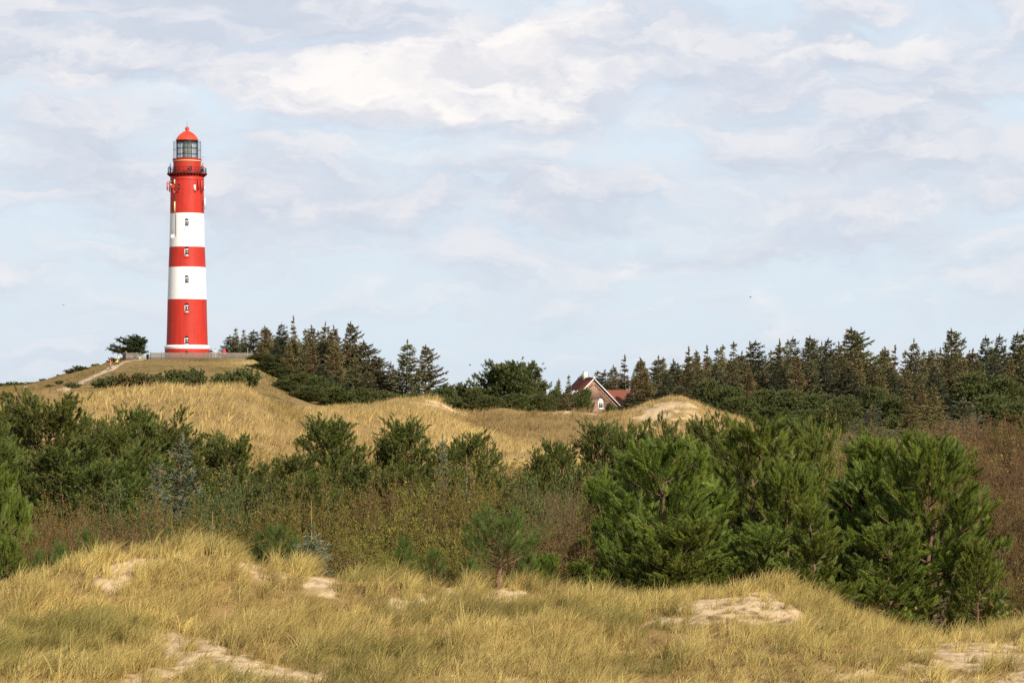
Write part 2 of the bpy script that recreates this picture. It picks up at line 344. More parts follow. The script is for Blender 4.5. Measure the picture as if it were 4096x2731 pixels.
wm = (sstep(63, 70, rgf) * (1 - sstep(135, 155, rgf)) + sstep(420, 470, rgf) * sstep(1120, 1250, px_) * (gy > 0) + sstep(255, 275, rgf) * sstep(2960, 3080, px_) * (gy > 0) + sstep(160, 190, rgf) * sstep(3120, 3200, px_) * (gy > 0) * (1 - sstep(255, 275, rgf)))[:, None].clip(0, 1) * .85; gc = gc * (1 - wm) + c_wood * wm
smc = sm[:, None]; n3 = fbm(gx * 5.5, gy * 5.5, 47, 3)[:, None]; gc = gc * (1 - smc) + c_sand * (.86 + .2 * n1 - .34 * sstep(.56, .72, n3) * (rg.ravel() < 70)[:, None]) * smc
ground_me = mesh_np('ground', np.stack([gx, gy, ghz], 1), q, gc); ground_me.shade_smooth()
M_ground = attrmat('ground_sand_and_litter', .95, 1.3, .22, .6)
t = M_ground.node_tree  # a second, finer grain for litter and foot-marked sand
n2n = nd('ShaderNodeTexNoise', t); n2n.inputs['Scale'].default_value = 9; n2n.inputs['Detail'].default_value = 6
tcn = nd('ShaderNodeTexCoord', t); t.links.new(tcn.outputs['Object'], n2n.inputs['Vector'])
bp2 = nd('ShaderNodeBump', t); bp2.inputs['Strength'].default_value = .45; bp2.inputs['Distance'].default_value = .05
t.links.new(n2n.outputs['Fac'], bp2.inputs['Height']); pb = t.nodes['Principled BSDF']
old = pb.inputs['Normal'].links[0].from_socket; t.links.new(old, bp2.inputs['Normal']); t.links.new(bp2.outputs[0], pb.inputs['Normal'])
tag(link('ground', ground_me, M_ground), kind='structure')

# path up the knoll, draped on the slope
M_path = simple('trodden_gravel', s2l(196, 170, 136), .95, var=.14, scale=1.5, bump=.4)
pp = [(232, 1566, 372), (240, 1560, 392), (268, 1545, 412), (330, 1522, 432), (400, 1500, 450), (475, 1476, 470), (560, 1450, 490), (590, 1443, 497), (640, 1440, 503)]
pc = np.array([[X(a, r_), r_] for a, b, r_ in pp]); tt = np.linspace(0, len(pc) - 1, 160)
cx_ = np.interp(tt, range(len(pc)), pc[:, 0]); cy_ = np.interp(tt, range(len(pc)), pc[:, 1])
ker = np.ones(15) / 15; cx_ = np.convolve(np.pad(cx_, 7, 'edge'), ker, 'valid'); cy_ = np.convolve(np.pad(cy_, 7, 'edge'), ker, 'valid')
Vp = []; Tp = []; nw_ = 7
for i in range(160):
    for j in range(nw_):
        w = (j / (nw_ - 1) - .5) * (1.7 + .5 * float(vnoise(i * .21, j * 2 // nw_, 3)))
        Vp.append((cx_[i] + w, cy_[i], 0))
Vp = np.array(Vp); Vp[:, 2] = height(Vp[:, 0], Vp[:, 1]) + .05
for i in range(159):
    for j in range(nw_ - 1): a = i * nw_ + j; Tp.append([a, a + 1, a + nw_ + 1, a + nw_])
pm = mesh_np('path', Vp, np.array(Tp)); pm.shade_smooth(); tag(link('path', pm, M_path), kind='structure')

# ------------------------------------------------------------------ grass
M_grass = foliage('marram_blades', .3, .6, .2)
STRAW = np.array(s2l(207, 180, 112)); TAN = np.array(s2l(182, 150, 90)); GREEN = np.array(s2l(122, 120, 62)); OLIVE = np.array(s2l(134, 118, 60)); RUST = np.array(s2l(112, 86, 54))
def blades(cx, cy, cz, h, lean_az, lean, width, segs, col, rng):
    """curved tapering blades, one per entry"""
    n = len(cx); base = np.stack([cx, cy, cz - .03], 1)
    hd = np.stack([np.cos(lean_az), np.sin(lean_az), np.zeros(n)], 1)
    wa = rng.uniform(-.7, .7, n); wd = np.stack([np.cos(wa), np.sin(wa), np.zeros(n)], 1) * width[:, None]
    V = []; 
    for k in range(segs + 1):
        t_ = k / segs; ctr = base + hd * (lean * h * t_ ** 1.8)[:, None] + np.array([0, 0, 1.]) * (h * t_ * (1 - .28 * lean * t_))[:, None]
        if k < segs: V += [ctr - wd * (1 - .55 * t_), ctr + wd * (1 - .55 * t_)]
        else: V.append(ctr)
    m = len(V); V = np.stack(V, 1).reshape(-1, 3); T = []; o = np.arange(n) * m
    for k in range(segs - 1):
        a, b, c, d = 2 * k, 2 * k + 1, 2 * k + 3, 2 * k + 2
        T += [np.stack([o + a, o + b, o + c], 1), np.stack([o + a, o + c, o + d], 1)]
    a, b = 2 * (segs - 1), 2 * (segs - 1) + 1; T.append(np.stack([o + a, o + b, o + m - 1], 1))
    return V, np.concatenate(T), np.repeat(col, m, 0)
def polar_pts(n, r0, r1, th0, th1, rng):
    r = np.sqrt(rng.uniform(r0 * r0, r1 * r1, n)); th = rng.uniform(th0, th1, n); return r * np.sin(th), r * np.cos(th)
def grass_field(name, ntuft, per, r0, r1, th, hrange, width, segs, spread, keep, colf, seed, lean0=.55):
    rng = np.random.default_rng(seed); x, y = polar_pts(ntuft, r0, r1, -th, th, rng); z = height(x, y)
    k = rng.random(ntuft) < keep(x, y, z); x, y, z = x[k], y[k], z[k]; n = len(x)
    nh = fbm(x / (r0 * .018), y / (r0 * .018), seed + 3, 3)
    hh = (hrange[0] + (hrange[1] - hrange[0]) * np.clip(nh * 1.5 - .3 + rng.normal(0, .15, n), 0, 1.2))
    col = colf(x, y, z, rng); taz = rng.normal(0.25, .55, n); tl = rng.uniform(.15, lean0, n)
    cnt = np.maximum(1, (per * rng.uniform(.5, 1.5, n)).astype(int)); i = np.repeat(np.arange(n), cnt); m = len(i)
    ra = rng.uniform(0, 6.283, m); rr = np.abs(rng.normal(0, spread, m)); bx = x[i] + rr * np.cos(ra); by = y[i] + rr * np.sin(ra)
    bz = height(bx, by) if m < 900000 else z[i]
    lx = tl[i] * np.cos(taz[i]) + rng.normal(0, .3, m) + .5 * np.cos(ra) * rr / spread * .4; ly = tl[i] * np.sin(taz[i]) + rng.normal(0, .3, m) + .5 * np.sin(ra) * rr / spread * .4
    s_ = sandmask(x, y, z); hh = hh * (1 - .45 * s_); c = (col * rng.uniform(.72, 1.16, n)[:, None])[i] * rng.uniform(.7, 1.25, m)[:, None]; g = rng.random(m)[:, None] < .18; c = np.where(g, RUST * .6 + c * .35, c)
    V, T, C = blades(bx, by, bz, hh[i] * rng.uniform(.55, 1.15, m), np.arctan2(ly, lx), np.clip(np.hypot(lx, ly), 0, 1.2), width * rng.uniform(.6, 1.4, m), segs, c, rng)
    me = mesh_np(name, V, T, np.clip(C, 0, 1)); return link(name, me, M_grass)
def near_col(x, y, z, rng):
    n = fbm(x * .35, y * .35, 91, 4)[:, None]; n2 = fbm(x * 1.3, y * 1.3, 92, 3)[:, None]; px, py = project(x, y, z)
    g = np.clip((n - .46) * 4 + rng.normal(0, .3, (len(x), 1)), 0, 1) * np.where(px > 2700, .35, .85)[:, None]
    base = STRAW * (1 - n2) + TAN * n2; dk = (.62 + .62 * fbm(x * .9, y * .9, 98, 4)) * (.82 + .36 * fbm(x * .25, y * .25, 99, 3)); return (base * (1 - g) + (GREEN * (1 - n2) + OLIVE * n2) * g * .95) * np.clip(dk, .55, 1.15)[:, None]
def keep_near(x, y, z):
    s = sandmask(x, y, z); n = fbm(x * .8, y * .8, 95, 3); px, py = project(x, y, z)
    thin = np.where((px > 2500) & (py > 2450), .45, 1.0)
    return (1 - .82 * s) * (.25 + .75 * sstep(.34, .5, n)) * thin
tag(grass_field('marram_grass', 13000, 28, 44.5, 64.5, .245, (.18, .70), .0044, 4, .085, keep_near, near_col, 1, .8), 'windblown straw and green marram grass covering the foreground dune', 'grass', kind='stuff')
def col_thatch(x, y, z, rng):
    n = rng.random((len(x), 1)); return TAN * .95 * n + RUST * 1.15 * (1 - n)
tag(grass_field('dead_thatch', 52000, 9, 44.5, 64, .245, (.05, .17), .006, 2, .09, lambda x, y, z: 1 - .80 * sandmask(x, y, z), col_thatch, 4, 1.2), 'low thatch of dead bent stems between the marram tufts', 'dead grass', kind='stuff')
def col_far(x, y, z, rng):
    n = fbm(x * .06, y * .06, 61, 4)[:, None]; n2 = fbm(x * .3, y * .3, 62, 3)[:, None]
    g = np.clip((n - .47) * 4.5 + rng.normal(0, .25, (len(x), 1)), 0, .85); base = STRAW * (1 - n2 * .8) + TAN * n2 * .8
    px, py = project(x, y, z); g = np.maximum(g, (.8 * np.exp(-((px - 1130) / 130) ** 2 - ((py - 1655 - (px - 1130) * .45) / 45) ** 2))[:, None] * (.5 + n)); hz = heath(x, y, z)[:, None]; base = base * np.array([1.03, 1.12, 1.15]) * np.clip(.78 + .5 * fbm(x * .16, y * .16, 63, 4), .7, 1.2)[:, None]; base = base * (1 - hz * .7) + RUST * 1.2 * hz * .7; return base * (1 - g) + OLIVE * 1.12 * g
def keep_far(x, y, z):
    s = sandmask(x, y, z); n = fbm(x * .25, y * .25, 65, 3); px, py = project(x, y, z); r = np.hypot(x, y)
    return (1 - .97 * s) * (.4 + .6 * sstep(.3, .5, n)) * np.where(((px > 3150) & (px < 4250)) | ((px > 2990) & (r > 235)), .1, 1) * np.where((r > 280) & (px > 1300), .12, 1) * (1 - .45 * heath(x, y, z))
tag(grass_field('dune_grass', 66000, 9, 142, 292, .245, (.22, .95), .014, 3, .22, keep_far, col_far, 2), 'pale yellow dune grass on the second ridge of dunes', 'grass', kind='stuff')
def keep_kn(x, y, z):
    px, py = project(x, y, z); return np.where((px < 1180), .8, .03) * (np.abs(x - X(748, 517)) + 0 * y > 0) * np.where((y > 499) & (px > 470) & (px < 1020), 0, 1) * (1 - np.clip(1 - np.abs(x + 63.2) / 1.5, 0, 1))
def col_kn(x, y, z, rng):
    n = fbm(x * .1, y * .1, 71, 4)[:, None]; px, py = project(x, y, z); g = np.clip((px - 820) / 160, 0, 1)[:, None] * (y > 455)[:, None] * .8
    n = np.clip((n - .5) * 3 + .5, 0, 1); b = np.array(s2l(148, 126, 74)) * n + np.array(s2l(98, 92, 46)) * (1 - n); return b * (1 - g) + STRAW * g
tag(grass_field('heath_grass', 90000, 5, 292, 505, .21, (.12, .36), .03, 2, .3, keep_kn, col_kn, 3), 'short brownish heath grass on the lighthouse knoll', 'grass', kind='stuff')
# ------------------------------------------------------------------ lighthouse
M_red = simple('red_painted_brick', s2l(176, 46, 32), .55, var=.16, scale=.9, bump=.05, spec=.3)
M_roofred = simple('red_painted_metal', s2l(200, 68, 44), .5, var=.06, scale=2)
M_white = simple('white_painted_brick', (.80, .79, .76), .5, var=.04, scale=.8, bump=.05)
M_dark = simple('black_painted_iron', (.018, .018, .022), .45, var=.2, metal=.3)
M_cream = simple('cream_moulding', s2l(232, 208, 150), .6, var=.05)
M_greylens = simple('lens_housing_grey_green', s2l(84, 94, 80), .35, var=.15, scale=3)
M_pane = simple('dark_window_glass', (.09, .09, .10), .15, var=.1, spec=.8)
M_shade = simple('arch_shade_and_conduit_grey', s2l(88, 76, 70), .8, var=.1)  # recess shade put into the arch infill's colour; also the conduit's own grey
M_frame = simple('white_window_frame', (.82, .82, .80), .5, var=.03)
M_grey = simple('galvanised_steel', (.42, .42, .43), .45, var=.1, metal=.5)
m, t, b = mat_new('lantern_glass'); b.inputs['Base Color'].default_value = (.85, .95, .93, 1); b.inputs['Roughness'].default_value = .02
b.inputs['Transmission Weight'].default_value = .0; b.inputs['Alpha'].default_value = .16; M_glass = m
# brick courses and vertical rain streaks on the painted walls (object space, metres)
for M_, dk in ((M_red, .74), (M_white, .90)):
    t = M_.node_tree; b = t.nodes['Principled BSDF']; src = b.inputs['Base Color'].links[0].from_socket
    tcn = nd('ShaderNodeTexCoord', t); mp = nd('ShaderNodeMapping', t); mp.inputs['Scale'].default_value = (1.6, 1.6, .07); t.links.new(tcn.outputs['Object'], mp.inputs[0])
    n = nd('ShaderNodeTexNoise', t); n.inputs['Scale'].default_value = 1.5; n.inputs['Detail'].default_value = 5; t.links.new(mp.outputs[0], n.inputs[0])
    hs = nd('ShaderNodeHueSaturation', t); t.links.new(src, hs.inputs['Color']); t.links.new(mth('ADD', mth('MULTIPLY', n.outputs['Fac'], (1 - dk) * 2.2, tree=t), dk - .1 * (1 - dk), tree=t), hs.inputs['Value']); t.links.new(hs.outputs[0], b.inputs['Base Color'])
LY = 517.0; LX = X(748.5, LY); PS = LY / F; LZ = gz(LX, LY)
def lz(py): return Zp(py, LY) - LZ
LH = tag(empty('lighthouse', (LX, LY, LZ)), 'tall round lighthouse with red and white bands, gallery and glazed lantern on the knoll', 'lighthouse')
def bool_cut(me, cutters):
    o = bpy.data.objects.new('tmp', me); COL.objects.link(o); tmp = []
    for c in cutters:
        co = bpy.data.objects.new('cut', c); COL.objects.link(co); tmp.append(co)
        md = o.modifiers.new('b', 'BOOLEAN'); md.operation = 'DIFFERENCE'; md.object = co; md.solver = 'EXACT'
    dg = bpy.context.evaluated_depsgraph_get(); r = bpy.data.meshes.new_from_object(o.evaluated_get(dg))
    for q_ in [o] + tmp: bpy.data.objects.remove(q_)
    return r
def arch_prism(cx, z0, z1, w, y0, y1, seg=10):
    """arched prism pointing along y: springing at z1 - w/2"""
    pr = [(cx - w / 2, z0), (cx + w / 2, z0)] + [(cx + w / 2 * math.cos(a), z1 - w / 2 + w / 2 * math.sin(a)) for a in np.linspace(0, math.pi, seg)]
    n = len(pr); G = Geo(); V = [(p[0], y0, p[1]) for p in pr] + [(p[0], y1, p[1]) for p in pr]
    T = [[0, i, i + 1] for i in range(1, n - 1)] + [[n, n + i + 1, n + i] for i in range(1, n - 1)]
    G.add(V, T); T2 = [[i, n + i, n + (i + 1) % n, (i + 1) % n] for i in range(n)]; G.n -= 2 * n
    G.t.append(np.array([[a, b_, c] for a, b_, c, d in T2] + [[a, c, d] for a, b_, c, d in T2])); G.n += 2 * n
    return weld(G.mesh('arch'))
WINS = [(754, 878, 912), (754.5, 990.5, 1027), (755, 1104, 1139), (755.5, 1215, 1251), (755.5, 1345, 1381)]
RP = [(855, 67.7), (989, 70.6), (1069.6, 73.9), (1198, 77.8), (1300, 80), (1381, 82.4)]
def rad_at(py): return float(np.interp(py, [a for a, _ in RP], [b_ for _, b_ in RP])) * PS
BANDS = [(719, 855, M_red), (855, 989, M_white), (989, 1069.6, M_red), (1069.6, 1198, M_white), (1198, 1381, M_red)]
for bi, (pa, pb_, M_) in enumerate(BANDS):
    ra = rad_at(pa) if bi else 65.6 * PS
    n = 9; ys = np.linspace(pa, pb_, n); rs = [ra + (rad_at(pb_) - ra) * i / (n - 1) if bi == 0 else rad_at(y_) for i, y_ in enumerate(ys)]
    prof = [(r_, lz(y_)) for r_, y_ in zip(rs, ys)] + [(r_ - .7, lz(y_)) for r_, y_ in zip(rs[::-1], ys[::-1])]
    G = Geo(); G.lathe(prof, 128, close=True); me = weld(G.mesh('tower_band')); cuts = []
    for (wx, w0, w1) in WINS:
        if pa - 2 <= w0 < pb_:
            cuts.append(arch_prism((wx - 748.5) * PS, lz(w1), lz(w0), 17 * PS, -rad_at(w1) - .5, -rad_at(w0) + .35))
    if bi == 0:
        for wx in (721.5, 784.5):
            dx = (wx - 748.5) * PS; cuts.append(arch_prism(dx, lz(768), lz(740), 9 * PS, -3.6, -2.2))
    if cuts: me = bool_cut(me, cuts)
    for p_ in me.polygons: p_.use_smooth = False
    me.set_sharp_from_angle(angle=math.radians(25)); me.shade_smooth(); me.set_sharp_from_angle(angle=math.radians(25))
    me.materials.clear(); o = link('tower_band', me, M_, LH)
    o['label'] = ['red top section below the gallery', 'upper white band', 'narrow red middle band', 'lower white band', 'tall red lower band'][bi]
# plinth, cornice ring
G = Geo(); G.lathe([(84 * PS, lz(1396)), (89 * PS, lz(1396)), (89.5 * PS, lz(1460)), (84 * PS, lz(1460))], 96); pl = weld(G.mesh('plinth'))
pl = bool_cut(pl, [arch_prism(9 * PS, lz(1420), lz(1405), 9 * PS, -4.6, -3.6)]) if False else pl
pl.shade_smooth(); pl.set_sharp_from_angle(angle=.5); link('plinth', pl, M_red, LH)
G = Geo(); G.lathe([(82 * PS, lz(1380)), (84 * PS, lz(1381)), (87 * PS, lz(1383.5)), (90.5 * PS, lz(1386)), (90.8 * PS, lz(1393)), (88.8 * PS, lz(1396.3)), (82 * PS, lz(1396.3))], 96)
cm = weld(G.mesh('cornice')); cm.shade_smooth(); cm.set_sharp_from_angle(angle=.6); link('cornice', cm, M_white, LH)
G = Geo(); me = arch_prism(8.5 * PS, lz(1418), lz(1404), 9 * PS, -4.09, -4.02); link('vent', me, M_dark, LH)
# windows
def window(wx, w0, w1, w, R, flat=False):
    cx = (wx - 748.5) * PS; y = -math.sqrt(R * R - cx * cx) + .27; z0, z1 = lz(w1), lz(w0); W_ = w * PS; sp = z1 - W_ / 2 - .02; G = Geo(); fw = .075
    G.box((cx - W_ / 2 + fw / 2, y, (z0 + sp) / 2), (fw, .1, sp - z0)); G.box((cx + W_ / 2 - fw / 2, y, (z0 + sp) / 2), (fw, .1, sp - z0))
    G.box((cx, y, sp - .07), (W_ - 2 * fw, .1, .18)); G.box((cx, y - .05, z0 + .09), (W_ - 2 * fw, .2, .18))
    wdw = G.build('window', M_frame, LH)
    G = Geo(); G.box((cx, y + .03, (z0 + .18 + sp - .16) / 2), (W_ - 2 * fw, .02, sp - z0 - .32)); G.build('pane', M_pane, wdw)
    me = arch_prism(cx, sp, z1, W_ - .01, y, y + .06, 10); link('arch_infill', me, M_shade, wdw)
    G = Geo(); G.box((cx, -math.sqrt(R * R - cx * cx) - .03, z0 - 7 * PS), (W_ + .3, .12, .1)); G.build('sill_course', M_red if not (855 < w0 < 985 or 1069 < w0 < 1190) else M_white, wdw)
for (wx, w0, w1) in WINS: window(wx, w0, w1, 17, rad_at((w0 + w1) / 2))
for wx, c_ in ((721.5, M_pane), (784.5, M_frame)):
    G = Geo(); cx = (wx - 748.5) * PS; y = -math.sqrt((66.2 * PS) ** 2 - cx * cx) + .22; G.box((cx, y, lz(754)), (9 * PS, .06, 24 * PS)); wn = G.build('window', c_, LH)
    G = Geo(); G.box((cx, y - .24, lz(769)), (.62, .3, .1)); G.build('sill', M_roofred, wn)
# corbelled gallery
G = Geo(); G.lathe([(65 * PS, lz(722)), (67.8 * PS, lz(721)), (68 * PS, lz(719)), (67 * PS, lz(717)), (66.6 * PS, lz(710)), (67.2 * PS, lz(706)), (69 * PS, lz(702)), (71 * PS, lz(700)), (65 * PS, lz(698.5))], 96)
cm = weld(G.mesh('gallery_collar')); cm.shade_smooth(); cm.set_sharp_from_angle(angle=.6); link('gallery_collar', cm, M_red, LH)
G = Geo(); pf = [(0, lz(710)), (.10, lz(704)), (.35, lz(700.5)), (13.3 * PS, lz(699.2)), (13.3 * PS, lz(697.6)), (0, lz(697.6))]
n = len(pf); V = [(66.5 * PS + a, -.11, z_) for a, z_ in pf] + [(66.5 * PS + a, .11, z_) for a, z_ in pf]
G.add(V, [[0, i, i + 1] for i in range(1, n - 1)] + [[n, n + i + 1, n + i] for i in range(1, n - 1)]); cme = None
G.t.append(np.array([[i, n + i, n + (i + 1) % n] for i in range(n)] + [[i, n + (i + 1) % n, (i + 1) % n] for i in range(n)])); cme = weld(G.mesh('corbel'))
for k in range(36):
    o = link('corbel', cme, M_red, LH); o.rotation_euler.z = k * math.tau / 36 + .05
G = Geo(); G.lathe([(50 * PS, lz(697.5)), (80 * PS, lz(697.5)), (80.4 * PS, lz(696.8)), (80 * PS, lz(694.6)), (50 * PS, lz(694.6))], 96); cm = weld(G.mesh('gallery_deck')); link('gallery_deck', cm, M_dark, LH)
def railing(name, r, p0, p1, posts, rails, pr, rr, mat=M_dark):
    G = Geo()
    for k in range(posts):
        a = k * math.tau / posts + .03; G.tube([(r * math.cos(a), r * math.sin(a), lz(p0)), (r * math.cos(a), r * math.sin(a), lz(p1))], pr, 5)
    for py in rails:
        th = np.linspace(0, math.tau, 73); G.tube([(r * math.cos(a), r * math.sin(a), lz(py)) for a in th], rr, 5, cap=False)
    return G.build(name, mat, LH)
railing('gallery_railing', 76.5 * PS, 695, 673.5, 30, (674, 684, 690), .035, .04)
# upper drum and its cornice
G = Geo(); G.lathe([(54.8 * PS, lz(696)), (55 * PS, lz(648)), (56.5 * PS, lz(648)), (57.5 * PS, lz(647)), (50 * PS, lz(646.8))], 96); cm = weld(G.mesh('upper_drum')); cm.shade_smooth(); cm.set_sharp_from_angle(angle=.5); link('upper_drum', cm, M_red, LH)
G = Geo(); G.lathe([(50 * PS, lz(646.7)), (56.8 * PS, lz(646.7)), (56.2 * PS, lz(643.6)), (50 * PS, lz(643.6))], 96); cm = weld(G.mesh('cream_ring')); cm.shade_smooth(); cm.set_sharp_from_angle(angle=.5); link('moulding', cm, M_cream, LH)
G = Geo(); G.lathe([(50 * PS, lz(643.5)), (57.6 * PS, lz(643.4)), (58 * PS, lz(642)), (58 * PS, lz(637.2)), (57 * PS, lz(636.4)), (0.02, lz(636))], 96); cm = weld(G.mesh('lantern_deck')); cm.shade_smooth(); cm.set_sharp_from_angle(angle=.5); link('lantern_deck', cm, M_red, LH)
railing('outer_cage', 54.8 * PS, 636.5, 567, 26, (568, 600), .022, .026)
# lantern
G = Geo(); Rl = 41.5 * PS; N = 16
for k in range(N):
    a = (k + .5) * math.tau / N; G.tube([(Rl * math.cos(a), Rl * math.sin(a), lz(637)), (Rl * math.cos(a), Rl * math.sin(a), lz(563))], .055, 6)
for py in (635.5, 617, 593, 573, 566):
    th = np.linspace(0, math.tau, N * 2 + 1) + math.tau / N / 2; G.tube([(Rl * math.cos(a), Rl * math.sin(a), lz(py)) for a in th], .06 if py not in (566, 635.5) else .14, 5, cap=False)
lan = G.build('lantern', M_dark, LH)
G = Geo(); G.lathe([(41 * PS, lz(635)), (41 * PS, lz(566))], N, a0=math.tau / N / 2, a1=math.tau + math.tau / N / 2); G.build('glazing', M_glass, lan)
G = Geo(); G.lathe([(21 * PS, lz(636)), (20 * PS, lz(625)), (20.5 * PS, lz(600)), (19 * PS, lz(585)), (15 * PS, lz(574)), (9 * PS, lz(567)), (0.01, lz(564))], 32)
G.build('lamp_housing', M_greylens, lan, smooth=True)
G = Geo(); G.lathe([(0.02, lz(569)), (42.5 * PS, lz(569)), (42.8 * PS, lz(562.6)), (44 * PS, lz(562.4)), (0.02, lz(562.4))], 48); G.build('roof_soffit', M_dark, LH)
prof = [(45.3 * PS, lz(561.8)), (44.6 * PS, lz(560.4)), (42 * PS, lz(557)), (37.5 * PS, lz(549)), (31 * PS, lz(541)), (22 * PS, lz(533.5)), (13.5 * PS, lz(528.5)), (8.5 * PS, lz(526)), (6.4 * PS, lz(523.5)), (6 * PS, lz(521)), (7 * PS, lz(520.5))]
G = Geo(); G.lathe([(0.02, lz(562.2)), (45.3 * PS, lz(562.2))] + prof + [(0.02, lz(520))], 64)
for k in range(16):
    a = k * math.tau / 16; G.tube([((r_ + .01) * math.cos(a), (r_ + .01) * math.sin(a), z_) for r_, z_ in prof[1:8]], .05, 5)
ro = G.build('lantern_roof', M_roofred, LH, smooth=True); ro.data.set_sharp_from_angle(angle=.7)
G = Geo(); G.lathe([(0.01, lz(523.8))] + [(8.5 * PS * math.sin(a) + .001, lz(515.4) + 8.5 * PS * -math.cos(a)) for a in np.linspace(.1, math.pi - .02, 14)], 24); G.build('finial_ball', M_roofred, LH, smooth=True)
G = Geo(); G.tube([(0, 0, lz(508)), (0, 0, lz(484))], [.03, .012], 6); G.build('lightning_rod', M_dark, LH)
# antennas and dishes bolted to the wall
def wall_pt(wx, py, out):
    R = 66.4 * PS if py < 860 else rad_at(py); s_ = (wx - 748.5) * PS; s_ = max(-R - out, min(R + out, s_)); R2 = R + out
    return Vector((s_, -math.sqrt(max(0, R2 * R2 - s_ * s_)), lz(py)))
for wx, p0, p1, out, w, col in ((671, 730, 763, .62, .22, M_roofred), (682, 726, 770, .3, .26, M_roofred), (799.5, 723, 763, .22, .24, M_red), (811, 726, 769, .3, .26, M_roofred), (818, 728, 766, .62, .2, M_red), (705.5, 811, 851, .28, .2, M_cream), (823, 795, 838, .75, .2, M_frame), (704.5, 723, 740, .25, .14, M_cream)):
    p = wall_pt(wx, (p0 + p1) / 2, out); n_ = Vector((p.x, p.y, 0)).normalized(); G = Geo(); H_ = (p1 - p0) * PS
    Mx = np.array(Matrix.Rotation(math.atan2(n_.y, n_.x), 3, 'Z')); G.box(p, (.12, w, H_), M=Mx)
    G.box(p + n_ * .07, (.05, w * .8, H_ * .96), M=Mx); an = G.build('panel_antenna', col, LH)
    G = Geo(); base = p - n_ * (out + .15)
    for dz in (-.35, .35): G.tube([base + Vector((0, 0, dz * H_)), p + Vector((0, 0, dz * H_))], .03, 5)
    G.tube([p - n_ * .15 + Vector((0, 0, -.55 * H_)), p - n_ * .15 + Vector((0, 0, .55 * H_))], .035, 6); G.build('bracket', M_grey, an)
def dish(wx, py, r, out, mat, tilt):
    p = wall_pt(wx, py, out); n_ = Vector((tilt, -1, -.05)).normalized(); G = Geo()
    G.lathe([(0.01, -.22), (r * .6, -.18), (r * .98, -.02), (r, .06), (r * .97, .08), (0.01, .10)], 28); me = weld(G.mesh('dish_antenna')); me.shade_smooth(); me.set_sharp_from_angle(angle=.6)
    o = link('dish_antenna', me, mat, LH, p); o.rotation_euler = n_.to_track_quat('Z', 'Y').to_euler()
    G = Geo(); w_ = wall_pt(wx, py, -.1); d_ = Vector((w_.x, w_.y, w_.z)) - p; q_ = o.rotation_euler.to_quaternion().inverted() @ d_; G.tube([(0, 0, -.15), tuple(q_)], .045, 6); G.build('arm', M_grey, o)
dish(699.5, 750, 7.6 * PS, .55, M_roofred, -.25); dish(699, 949, 8.2 * PS, .75, M_white, -.3); dish(700, 766, 4.2 * PS, .4, M_roofred, -.9); dish(704, 773, 3.8 * PS, .45, M_roofred, .3); dish(690, 742, 2.6 * PS, .4, M_frame, -.4); dish(819, 752, 3.6 * PS, .5, M_frame, .9); dish(690, 730, 2.4 * PS, .5, M_grey, -.4); dish(818, 760, 2.6 * PS, .4, M_frame, .5)
G = Geo(); pts = [wall_pt(707.5 + (py - 700) * .012, py, .05) for py in range(722, 950, 8)]; G.tube(pts, .035, 5)
for i, p in enumerate(pts): G.box(p, (.12, .1, .05))
G.build('cable_conduit', M_shade, LH)
G = Geo(); 
for dx in (-.06, .06): G.tube([wall_pt(703 + dx / PS, 915, .15), wall_pt(703 + dx / PS, 940, .15)], .03, 5)
G.build('stand_off_bracket', M_grey, LH)
G = Geo(); G.tube([wall_pt(816, 630, 0) * 1, wall_pt(816, 630, 0) + Vector((.6, 0, 0))], .02, 5) if False else G.tube([(54.8 * PS, 0, lz(630)), (68 * PS, 0, lz(630))], .02, 5); G.build('aerial', M_dark, LH)
G = Geo(); G.tube([(-25 * PS, 0, lz(536)), (-25 * PS, 0, lz(510))], .015, 5); G.build('aerial', M_frame, LH)

# ------------------------------------------------------------------ fence, gateway
M_pale = simple('weathered_grey_paling', s2l(122, 112, 100), .9, var=.3, scale=4, bump=.2)
def fence(label, pts, hgt, seed, dark=False):
    rng = random.Random(seed); x0, y0 = pts[0]; PZ = CZ + (HZ - 1440) / F * 500; root = tag(empty('paling_fence', (x0, y0, PZ)), label, 'fence', None); G = Geo(); R_ = Geo(); k = 0
    zc = PZ
    for (xa, ya), (xb, yb) in zip(pts[:-1], pts[1:]):
        d = math.hypot(xb - xa, yb - ya); n = int(d / .115); az = math.atan2(yb - ya, xb - xa); Mx = np.array(Matrix.Rotation(az, 3, 'Z'))
        for i in range(n):
            f = (i + .5) / n; x_, y_ = xa + (xb - xa) * f, ya + (yb - ya) * f; zg = min(0, gz(x_, y_) - zc); top = max(hgt, hgt) + rng.uniform(-.03, .03)
            G.box((x_ - x0, y_ - y0 + rng.uniform(-.008, .008), (zg - .25 + top) / 2), (.084, .025, top - zg + .25), M=Mx)
        for f0 in range(int(d / 2.0) + 1):
            f = min(1, f0 * 2.0 / d); x_, y_ = xa + (xb - xa) * f, ya + (yb - ya) * f; zg = gz(x_, y_) - zc
            P_ = Geo(); P_.tube([(x_ - x0 - math.sin(az) * .09, y_ - y0 + math.cos(az) * .09, zg - .4), (x_ - x0 - math.sin(az) * .09, y_ - y0 + math.cos(az) * .09, hgt + .13)], .06, 7); P_.build('post', M_pale, root)
        for zr in (.35, hgt - .3):
            R_.box(((xa + xb) / 2 - x0 - math.sin(az) * .035, (ya + yb) / 2 - y0 + math.cos(az) * .035, zr), (d, .045, .09), M=Mx)
    G.build('paling_panel', M_pale, root); R_.build('rail', M_pale, root); return root
FY = 498.0
fence('long weathered paling fence across the front of the lighthouse platform', [(X(600, FY), FY + .6), (X(680, FY), FY), (X(830, FY), FY - .3), (X(940, FY), FY + .2), (X(1008, FY), FY + 2)], 1.28, 1)
